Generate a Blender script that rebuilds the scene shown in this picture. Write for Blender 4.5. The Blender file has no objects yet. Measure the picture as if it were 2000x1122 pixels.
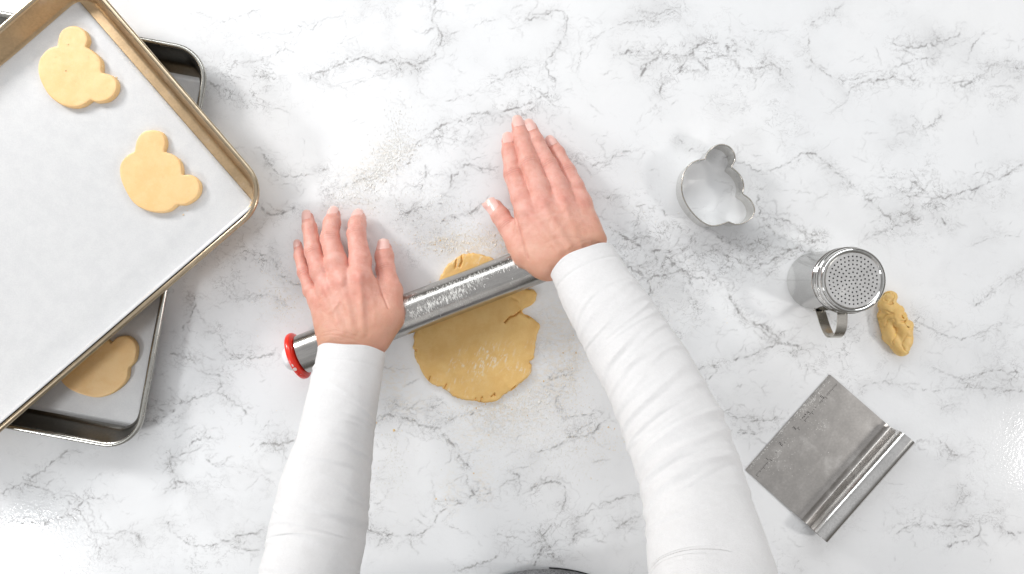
import bpy, math, random
import numpy as np
from mathutils import Vector, geometry
random.seed(7); rng = np.random.default_rng(7)
S = bpy.context.scene
H = 0.78                                     # camera height above the table, metres
# ---------------- camera ----------------
cam = bpy.data.cameras.new('camera'); cam_o = bpy.data.objects.new('camera', cam); S.collection.objects.link(cam_o)
cam_o.location = (0, 0, H); cam.sensor_width = 36; cam.lens = 36*H/1.25
cam.clip_start = 0.01; cam.clip_end = 50; S.camera = cam_o
S.view_settings.view_transform = 'Standard'; S.view_settings.look = 'None'; S.view_settings.gamma = 1
S.view_settings.exposure = -0.03
S.render.resolution_x = 1024; S.render.resolution_y = 574
# ---------------- world: the even light of a white room ----------------
w = bpy.data.worlds.new('World'); S.world = w; w.use_nodes = True
wn = w.node_tree; bg = wn.nodes['Background']; bg.inputs[1].default_value = 1.0
_tc = wn.nodes.new('ShaderNodeTexCoord'); _sp = wn.nodes.new('ShaderNodeSeparateXYZ'); _mr = wn.nodes.new('ShaderNodeValToRGB')
wn.links.new(_tc.outputs['Generated'], _sp.inputs[0]); wn.links.new(_sp.outputs['Z'], _mr.inputs[0]); wn.links.new(_mr.outputs[0], bg.inputs[0])
_e = _mr.color_ramp.elements; _e[0].position = 0.0; _e[0].color = (.13, .118, .10, 1); _e[1].position = .92; _e[1].color = (.62, .622, .63, 1)   # walls below, pale ceiling above
_m = _e.new(.45); _m.color = (.26, .258, .255, 1)
# ---------------- lamps: four studio softboxes round the table ----------------
def area(name, loc, target, size, power, col=(1,1,1)):
    l = bpy.data.lights.new(name, 'AREA'); l.shape = 'RECTANGLE'; l.size = size[0]; l.size_y = size[1]
    l.energy = power; l.color = col
    o = bpy.data.objects.new(name, l); S.collection.objects.link(o)
    o.location = loc; o.rotation_euler = (Vector(target)-Vector(loc)).to_track_quat('-Z', 'Y').to_euler()
    o['kind'] = 'structure'
    return o
area('window_light', (-1.45, 1.05, 0.72), (0, 0, 0), (0.34, 0.34), 21, (1.0, 0.99, 0.98))
area('softbox_light', (-0.10, 1.80, 1.30), (0.1, 0, 0), (3.2, 0.42), 25, (0.95, 0.98, 1.0))
area('softbox_light', (-1.43, -0.835, 1.0), (0, 0, 0), (0.24, 0.24), 9, (0.97, 0.99, 1.0))
area('softbox_light', (1.62, -0.50, 1.0), (0, 0, 0), (0.17, 0.20), 9, (1.0, 0.98, 0.96))

# ---------------- helpers ----------------
def W(px, py, z=0.0):
    k = (H-z)/H/1600.0
    return np.array([(px-1000)*k, (561-py)*k, z])
def tag(o, label=None, cat=None, group=None, kind=None):
    if label: o['label'] = label
    if cat: o['category'] = cat
    if group: o['group'] = group
    if kind: o['kind'] = kind
    return o
def link(o, parent=None):
    S.collection.objects.link(o)
    if parent is not None: o.parent = parent
    return o
def mesh_obj(name, verts, faces, mat, parent=None, smooth=True, attrs=None, origin=None, autosmooth=None):
    verts = np.asarray(verts, dtype=float)
    if origin is not None: verts = verts-np.asarray(origin)
    me = bpy.data.meshes.new(name); me.from_pydata(verts.tolist(), [], faces if isinstance(faces, list) else faces.tolist())
    me.update()
    if smooth: me.polygons.foreach_set('use_smooth', [True]*len(me.polygons))
    if attrs:
        for k, v in attrs.items():
            a = me.attributes.new(k, 'FLOAT', 'POINT'); a.data.foreach_set('value', np.asarray(v, dtype=np.float32))
    if mat is not None: me.materials.append(mat)
    if autosmooth is not None: me.set_sharp_from_angle(angle=math.radians(autosmooth))
    o = bpy.data.objects.new(name, me); link(o, parent)
    if origin is not None: o.location = origin
    return o
def empty(name, loc):
    o = bpy.data.objects.new(name, None); o.location = loc; o.empty_display_size = 0.02; link(o); return o
def part(name, verts, faces, mat, root, **k):
    """mesh under an unrotated root: vertices are given in world space"""
    v = np.asarray(verts, dtype=float)-np.array(root.location)
    return mesh_obj(name, v, faces, mat, root, **k)
def catmull(pts, per=10, closed=True, sharp=()):
    P = np.asarray(pts, dtype=float); n = len(P); out = []
    rngi = range(n if closed else n-1)
    for i in rngi:
        p1, p2 = P[i], P[(i+1) % n]
        p0 = P[(i-1) % n] if (closed or i > 0) else p1
        p3 = P[(i+2) % n] if (closed or i+2 < n) else p2
        if i in sharp: p0 = p1-(p2-p1)*0.3
        if (i+1) % n in sharp: p3 = p2+(p2-p1)*0.3
        m1 = (p2-p0)*.5; m2 = (p3-p1)*.5
        for t in np.arange(per)/per:
            out.append((2*t**3-3*t**2+1)*p1+(t**3-2*t**2+t)*m1+(-2*t**3+3*t**2)*p2+(t**3-t**2)*m2)
    if not closed: out.append(P[-1])
    return np.array(out)
def resample(P, step, closed=True):
    Q = np.vstack([P, P[:1]]) if closed else P
    L = np.r_[0, np.cumsum(np.linalg.norm(np.diff(Q, axis=0), axis=1))]
    n = max(8, int(L[-1]/step)); t = np.linspace(0, L[-1], n+1)
    R = np.stack([np.interp(t, L, Q[:, i]) for i in range(Q.shape[1])], 1)
    return R[:-1] if closed else R
def inside(poly, pts):
    x, y = pts[:, 0], pts[:, 1]; c = np.zeros(len(pts), bool)
    x1, y1 = poly[:, 0], poly[:, 1]; x2, y2 = np.roll(x1, -1), np.roll(y1, -1)
    for a, b, d, e in zip(x1, y1, x2, y2):
        if b == e: continue
        m = (b > y) != (e > y); c ^= m & (x < (d-a)*(y-b)/(e-b)+a)
    return c
def seg_dist(pts, A, B):
    """distance of every point to the nearest of the segments A[i]-B[i]"""
    best = np.full(len(pts), 1e9)
    for a, b in zip(A, B):
        d = b-a; L = (d*d).sum()+1e-12
        t = np.clip(((pts-a)@d)/L, 0, 1); q = pts-(a+t[:, None]*d)
        best = np.minimum(best, (q*q).sum(1))
    return np.sqrt(best)
def vnoise(p, freq, seed=0):
    """smooth value noise, p (n,2|3) -> about -1..1"""
    r = np.random.default_rng(seed); T = r.random(4096)*2-1
    q = np.asarray(p)*freq; i = np.floor(q).astype(int); f = q-i; f = f*f*(3-2*f)
    d = q.shape[1]; out = 0
    pr = [73856093, 19349663, 83492791]
    for c in range(2**d):
        h = 0; wgt = 1
        for k in range(d):
            b = (c >> k) & 1; h = h ^ ((i[:, k]+b)*pr[k]); wgt = wgt*(f[:, k] if b else 1-f[:, k])
        out = out+T[np.abs(h) % 4096]*wgt
    return out
def fbm(p, freq, seed=0, o=3):
    return sum(vnoise(p, freq*2**k, seed+k)*0.5**k for k in range(o))

# ---------------- materials ----------------
def new_mat(name):
    m = bpy.data.materials.new(name); m.use_nodes = True
    nt = m.node_tree; return m, nt, nt.nodes['Principled BSDF']
class N:
    def __init__(s, nt): s.nt = nt
    def __call__(s, typ, ins=None, **props):
        n = s.nt.nodes.new(typ)
        for k, v in props.items(): setattr(n, k, v)
        for k, v in (ins or {}).items(): s.set(n.inputs[k], v)
        return n
    def set(s, sock, v):
        if isinstance(v, bpy.types.NodeSocket): s.nt.links.new(v, sock)
        else: sock.default_value = v
    def math(s, op, a, b=0.0, c=None, clamp=False):
        n = s.nt.nodes.new('ShaderNodeMath'); n.operation = op; n.use_clamp = clamp
        s.set(n.inputs[0], a); s.set(n.inputs[1], b)
        if c is not None: s.set(n.inputs[2], c)
        return n.outputs[0]
    def ramp(s, v, a, b, lo=0.0, hi=1.0):
        n = s.nt.nodes.new('ShaderNodeMapRange'); n.interpolation_type = 'SMOOTHSTEP'
        s.set(n.inputs[0], v); n.inputs[1].default_value = a; n.inputs[2].default_value = b
        n.inputs[3].default_value = lo; n.inputs[4].default_value = hi; return n.outputs[0]
    def noise(s, vec, scale, detail=4, rough=.55, dist=0.0):
        n = s('ShaderNodeTexNoise', {'Scale': scale, 'Detail': detail, 'Roughness': rough, 'Distortion': dist})
        if vec is not None: s.nt.links.new(vec, n.inputs['Vector'])
        return n
    def mix(s, f, a, b):
        n = s.nt.nodes.new('ShaderNodeMix'); n.data_type = 'RGBA'
        s.set(n.inputs[0], f); s.set(n.inputs[6], a); s.set(n.inputs[7], b); return n.outputs[2]
    def bump(s, h, strength, dist):
        n = s('ShaderNodeBump', {'Height': h, 'Strength': strength, 'Distance': dist}); return n.outputs[0]
def col(r, g, b): return (r, g, b, 1)

def mat_metal(name, base, rough, streak=None, bump=0.0, spot=0.0, rvar=.08, axis=None):
    m, nt, p = new_mat(name); n = N(nt)
    tc = n('ShaderNodeTexCoord').outputs['Object']
    v = tc
    if streak:
        v = n('ShaderNodeMapping', {'Vector': tc, 'Scale': streak}).outputs[0]
        if axis is not None:
            r = n('ShaderNodeVectorRotate', {'Vector': tc, 'Angle': axis}, rotation_type='Z_AXIS')
            v = n('ShaderNodeMapping', {'Vector': r.outputs[0], 'Scale': streak}).outputs[0]
    f = n.noise(v, 400 if not streak else 1.0, 3).outputs[0]
    g = n.noise(tc, 45, 3).outputs[0]
    c = n.mix(n.ramp(n.math('ADD', n.math('MULTIPLY', f, .5), n.math('MULTIPLY', g, .5)), .35, .65), tuple(x*.90 for x in base)+(1,), tuple(min(1, x*1.06) for x in base)+(1,))
    if spot:
        sp = n.ramp(n.noise(tc, 42, 7, .72).outputs[0], .51, .70)
        c = n.mix(n.math('MULTIPLY', sp, spot), c, col(.80, .79, .77))
        nt.links.new(n.math('MULTIPLY', sp, 0.0), p.inputs['Sheen Weight'])
        nt.links.new(n.math('SUBTRACT', 1.0, n.math('MULTIPLY', sp, spot)), p.inputs['Metallic'])
    else: p.inputs['Metallic'].default_value = 1
    nt.links.new(c, p.inputs['Base Color'])
    nt.links.new(n.math('ADD', rough-rvar/2, n.math('MULTIPLY', g, rvar)), p.inputs['Roughness'])
    if bump: nt.links.new(n.bump(f, .35, bump), p.inputs['Normal'])
    return m
def mat_plain(name, base, rough=.5, **k):
    m, nt, p = new_mat(name); p.inputs['Base Color'].default_value = base+(1,); p.inputs['Roughness'].default_value = rough
    for a, b in k.items(): p.inputs[a.replace('_', ' ')].default_value = b
    n = N(nt); tc = n('ShaderNodeTexCoord').outputs['Object']
    g = n.noise(tc, 90, 4).outputs[0]
    nt.links.new(n.mix(g, tuple(x*.93 for x in base)+(1,), tuple(min(1, x*1.05) for x in base)+(1,)), p.inputs['Base Color'])
    return m

def marble():
    m, nt, p = new_mat('marble_laminate'); n = N(nt)
    tc = n('ShaderNodeTexCoord').outputs['Object']
    V = n('ShaderNodeAttribute', attribute_name='vein').outputs['Fac']
    M = n('ShaderNodeAttribute', attribute_name='vein_density').outputs['Fac']
    FL = n('ShaderNodeAttribute', attribute_name='flour_film').outputs['Fac']
    # warped coordinates
    wv = n.noise(tc, 22, 5, .6).outputs['Color']
    wsub = n('ShaderNodeVectorMath', {0: wv, 1: (.5, .5, .5)}, operation='SUBTRACT').outputs[0]
    wsc = n('ShaderNodeVectorMath', {0: wsub, 'Scale': .075}, operation='SCALE').outputs[0]
    wc = n('ShaderNodeVectorMath', {0: tc, 1: wsc}, operation='ADD').outputs[0]
    stretch = n('ShaderNodeMapping', {'Vector': wc, 'Scale': (1, 1.45, 1), 'Rotation': (0, 0, -.35)}).outputs[0]
    nb = n.noise(tc, 38, 4, .6).outputs[0]
    brk = n.ramp(n.noise(tc, 95, 5, .7).outputs[0], .36, .58, .5, 1)
    l1 = n.math('MULTIPLY', V, brk)
    # 2 fine cracks inside dense areas
    def cracks(scale, wid, seed):
        v = n('ShaderNodeTexVoronoi', {'Vector': stretch, 'Scale': scale}, feature='DISTANCE_TO_EDGE')
        return n.ramp(v.outputs['Distance'], wid*.2, wid, 1, 0)
    c1 = cracks(26, .030, 0); c2 = cracks(70, .06, 1)
    k1 = n.ramp(n.noise(tc, 30, 3).outputs[0], .44, .66)
    k2 = n.ramp(n.noise(tc, 48, 4, .6).outputs[0], .46, .64)
    dens = n.math('ADD', M, n.ramp(n.noise(tc, 7, 4, .6).outputs[0], .42, .75, .04, .75))
    l2 = n.math('MULTIPLY', n.math('MULTIPLY', c1, k1), n.ramp(dens, .05, .7, .12, .75))
    l3 = n.math('MULTIPLY', n.math('MULTIPLY', c2, k2), n.ramp(dens, .22, .95))
    # ridged wisps
    rn = n.noise(stretch, 42, 7, .66, .4).outputs[0]
    rid = n.ramp(n.math('ABSOLUTE', n.math('SUBTRACT', rn, .5)), .0, .022, 1, 0)
    l4 = n.math('MULTIPLY', n.math('MULTIPLY', rid, n.ramp(dens, .12, .85)), n.ramp(nb, .42, .62))
    cloud = n.math('MULTIPLY', n.ramp(n.noise(wc, 9, 5, .6).outputs[0], .40, .68), n.ramp(dens, .0, .9, .12, .62))
    dark = n.math('ADD', n.math('MULTIPLY', l1, .92), n.math('MULTIPLY', l2, .40))
    dark = n.math('ADD', dark, n.math('MULTIPLY', l3, .60))
    dark = n.math('ADD', dark, n.math('MULTIPLY', l4, .68))
    dark = n.math('ADD', dark, n.math('MULTIPLY', cloud, .46), clamp=True)
    tone = n.mix(n.ramp(n.noise(tc, 4, 3).outputs[0], .35, .65), col(.83, .838, .848), col(.87, .873, .878))
    vein = n.mix(n.noise(tc, 30, 2).outputs[0], col(.19, .185, .195), col(.33, .315, .30))
    c = n.mix(n.math('MULTIPLY', dark, .88), tone, vein)
    # flour film rubbed on the table
    fn = n.noise(n('ShaderNodeMapping', {'Vector': tc, 'Scale': (1, 1.8, 1), 'Rotation': (0, 0, .9)}).outputs[0], 130, 7, .75).outputs[0]
    ff = n.math('MULTIPLY', FL, n.ramp(fn, .44, .62), clamp=True)
    c = n.mix(n.math('MULTIPLY', ff, .8), c, col(.83, .72, .56))
    nt.links.new(c, p.inputs['Base Color'])
    nt.links.new(n.math('ADD', .09, n.math('MULTIPLY', FL, .25)), p.inputs['Roughness'])
    p.inputs['Specular IOR Level'].default_value = .5
    b = n.noise(tc, 260, 2, .5).outputs[0]
    nt.links.new(n.bump(n.math('ADD', b, n.math('MULTIPLY', ff, 2.0)), .20, .0007), p.inputs['Normal'])
    return m

def dough_mat(name, a, b, flour=.0):
    m, nt, p = new_mat(name); n = N(nt)
    tc = n('ShaderNodeTexCoord').outputs['Object']
    g = n.noise(tc, 60, 6, .65).outputs[0]; f = n.noise(tc, 900, 3, .6).outputs[0]
    c = n.mix(n.ramp(n.math('ADD', n.math('MULTIPLY', g, .7), n.math('MULTIPLY', f, .3)), .36, .64), a+(1,), b+(1,))
    if flour:
        F = n('ShaderNodeAttribute', attribute_name='flour').outputs['Fac']
        st = n('ShaderNodeMapping', {'Vector': n('ShaderNodeVectorRotate', {'Vector': tc, 'Angle': -1.15}, rotation_type='Z_AXIS').outputs[0], 'Scale': (.35, 1, 1)}).outputs[0]
        ff = n.ramp(n.noise(st, 330, 5, .7).outputs[0], .50, .62)
        big = n.ramp(n.noise(tc, 70, 4, .6).outputs[0], .40, .62)
        c = n.mix(n.math('MULTIPLY', n.math('MULTIPLY', F, ff), n.math('MULTIPLY', big, flour), clamp=True), c, col(.88, .80, .68))
    nt.links.new(c, p.inputs['Base Color'])
    p.inputs['Roughness'].default_value = .5
    p.inputs['Subsurface Weight'].default_value = .18; p.inputs['Subsurface Radius'].default_value = (1, .6, .25); p.inputs['Subsurface Scale'].default_value = .003
    nt.links.new(n.bump(n.math('ADD', g, n.math('MULTIPLY', f, .25)), .25, .0008), p.inputs['Normal'])
    return m
def paper_mat():
    m, nt, p = new_mat('parchment'); n = N(nt); tc = n('ShaderNodeTexCoord').outputs['Object']
    a = n.noise(tc, 55, 6, .7).outputs[0]; b = n.noise(tc, 700, 3, .6).outputs[0]
    f = n.ramp(n.math('ADD', n.math('MULTIPLY', a, .55), n.math('MULTIPLY', b, .45)), .38, .62)
    nt.links.new(n.mix(f, col(.60, .60, .605), col(.65, .65, .65)), p.inputs['Base Color'])
    p.inputs['Roughness'].default_value = .42
    nt.links.new(n.bump(n.math('ADD', n.noise(tc, 18, 3).outputs[0], n.math('MULTIPLY', a, .35)), .5, .0015), p.inputs['Normal'])
    return m
def skin_mat():
    m, nt, p = new_mat('skin'); n = N(nt); tc = n('ShaderNodeTexCoord').outputs['Object']
    R = n('ShaderNodeAttribute', attribute_name='redness').outputs['Fac']
    T = n('ShaderNodeAttribute', attribute_name='tan').outputs['Fac']
    C = n('ShaderNodeAttribute', attribute_name='crease_shade').outputs['Fac']
    g = n.noise(tc, 70, 5, .65).outputs[0]; g2 = n.noise(tc, 190, 4, .6).outputs[0]
    c = n.mix(n.ramp(g, .35, .65), col(.78, .44, .36), col(.70, .335, .26))
    c = n.mix(n.math('MULTIPLY', T, .85), c, col(.60, .335, .215))
    rr = n.math('ADD', R, n.math('MULTIPLY', n.math('SUBTRACT', n.math('ADD', n.math('MULTIPLY', g2, .5), n.math('MULTIPLY', n.noise(tc, 38, 3, .6).outputs[0], .5)), .40), 1.1))
    c = n.mix(n.math('MULTIPLY', rr, .75, clamp=True), c, col(.72, .27, .225))
    sp = n.math('MULTIPLY', n.ramp(n.noise(tc, 230, 2, .5).outputs[0], .70, .78), T)
    c = n.mix(n.math('MULTIPLY', sp, .45), c, col(.40, .20, .12))
    c = n.mix(n.math('MULTIPLY', C, .70, clamp=True), c, col(.52, .20, .15))  # shade of the wrinkles and skin folds painted into the colour
    nt.links.new(c, p.inputs['Base Color'])
    p.inputs['Roughness'].default_value = .43
    p.inputs['Subsurface Weight'].default_value = .25; p.inputs['Subsurface Radius'].default_value = (1, .35, .2); p.inputs['Subsurface Scale'].default_value = .004
    v = n('ShaderNodeTexVoronoi', {'Vector': tc, 'Scale': 800.0}).outputs['Distance']
    fine = n.noise(n('ShaderNodeMapping', {'Vector': tc, 'Scale': (1, 2.2, 1)}).outputs[0], 420, 4, .7).outputs[0]
    nt.links.new(n.bump(n.math('ADD', n.math('MULTIPLY', v, .4), n.math('ADD', fine, n.math('MULTIPLY', g, 1.2))), .38, .0010), p.inputs['Normal'])
    return m
def cloth_mat(name, a, b, scale=1500, fuzz=.3, mottled=None):
    m, nt, p = new_mat(name); n = N(nt); tc = n('ShaderNodeTexCoord').outputs['Object']
    f = n.noise(tc, scale, 3, .7).outputs[0]; g = n.noise(tc, 40, 4).outputs[0]; k = n.noise(tc, 260, 4, .7).outputs[0]
    mixv = n.ramp(n.math('ADD', n.math('MULTIPLY', f, .5), n.math('MULTIPLY', n.math('ADD', g, k), .25)), .38, .62)
    nt.links.new(n.mix(mixv, a+(1,), b+(1,)), p.inputs['Base Color'])
    p.inputs['Roughness'].default_value = .9; p.inputs['Sheen Weight'].default_value = fuzz; p.inputs['Sheen Roughness'].default_value = .5
    p.inputs['Specular IOR Level'].default_value = .2
    nt.links.new(n.bump(n.math('ADD', f, n.math('MULTIPLY', k, 1.3)), .6, .0010), p.inputs['Normal'])
    return m

M_marble = marble()
M_flour = mat_plain('flour', (.86, .80, .71), .9)
M_flourw = mat_plain('white_flour', (.84, .83, .80), .9)
M_crumb = mat_plain('crumb', (.80, .58, .30), .6)
M_gold = mat_metal('champagne_nonstick', (.52, .375, .225), .40, spot=.12, bump=.0002)
M_goldrim = mat_metal('champagne_rim', (.56, .455, .32), .30)
M_steelpan = mat_metal('grey_nonstick', (.20, .195, .18), .34, bump=.0002)
M_steelrim = mat_metal('grey_rim', (.50, .49, .455), .27)
M_paper = paper_mat()
M_cookie = dough_mat('cookie_dough', (.82, .53, .235), (.86, .59, .29))
M_dough = dough_mat('rolled_dough', (.79, .49, .165), (.85, .57, .22), flour=1.0)
M_scrap = dough_mat('scrap_dough', (.84, .535, .18), (.88, .61, .24))
M_skin = skin_mat()
M_nail = mat_plain('nail', (.82, .50, .44), .30, Coat_Weight=.25, Coat_Roughness=.2)
M_nailtip = mat_plain('nail_tip', (.83, .55, .48), .32, Coat_Weight=.2)
M_white = cloth_mat('white_jersey', (.79, .78, .78), (.85, .84, .84))
M_heather = cloth_mat('grey_heather', (.05, .05, .055), (.42, .42, .43), 900, .1)
M_seam = mat_plain('dark_seam', (.012, .012, .015), .8)
M_pin = mat_metal('pin_steel', (.49, .475, .455), .22, streak=(40, 600, 600), axis=-math.radians(21))
def _pin_film():
    nt = M_pin.node_tree; n = N(nt); p = nt.nodes['Principled BSDF']
    F = n('ShaderNodeAttribute', attribute_name='flour').outputs['Fac']; A = n('ShaderNodeAttribute', attribute_name='around').outputs['Vector']
    a = n.noise(A, .75, 5, .72).outputs[0]; b = n.noise(A, .20, 3, .6).outputs[0]
    v = n.math('MULTIPLY', n.ramp(n.math('ADD', n.math('MULTIPLY', a, .7), n.math('MULTIPLY', b, .3)), .47, .62), F)
    v = n.math('MULTIPLY', v, .85, clamp=True)
    src = p.inputs['Base Color'].links[0].from_socket
    nt.links.new(n.mix(v, src, col(.82, .81, .78)), p.inputs['Base Color'])
    nt.links.new(n.math('SUBTRACT', 1.0, v), p.inputs['Metallic'])
    rs = p.inputs['Roughness'].links[0].from_socket
    nt.links.new(n.math('ADD', rs, n.math('MULTIPLY', v, .5)), p.inputs['Roughness'])
_pin_film()
M_red = mat_plain('red_plastic', (.86, .030, .012), .32, Coat_Weight=.3)
M_whitep = mat_plain('white_plastic', (.82, .82, .83), .35)
M_polish = mat_metal('polished_steel', (.74, .735, .72), .09, rvar=.05)
M_cut = mat_metal('cutter_steel', (.70, .69, .67), .07, rvar=.03)
M_lid = mat_metal('lid_steel', (.80, .79, .775), .28, spot=.10)
M_handle = mat_metal('strap_steel', (.58, .55, .50), .22)
M_blade = mat_metal('brushed_blade', (.44, .42, .40), .33, spot=.26)
M_tube = mat_metal('scraper_tube', (.70, .69, .675), .15, rvar=.03)
M_ink = mat_plain('engraved_print', (.035, .033, .03), .6)
M_dark = mat_plain('painted_inside_shade', (.02, .02, .02), .5)

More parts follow.
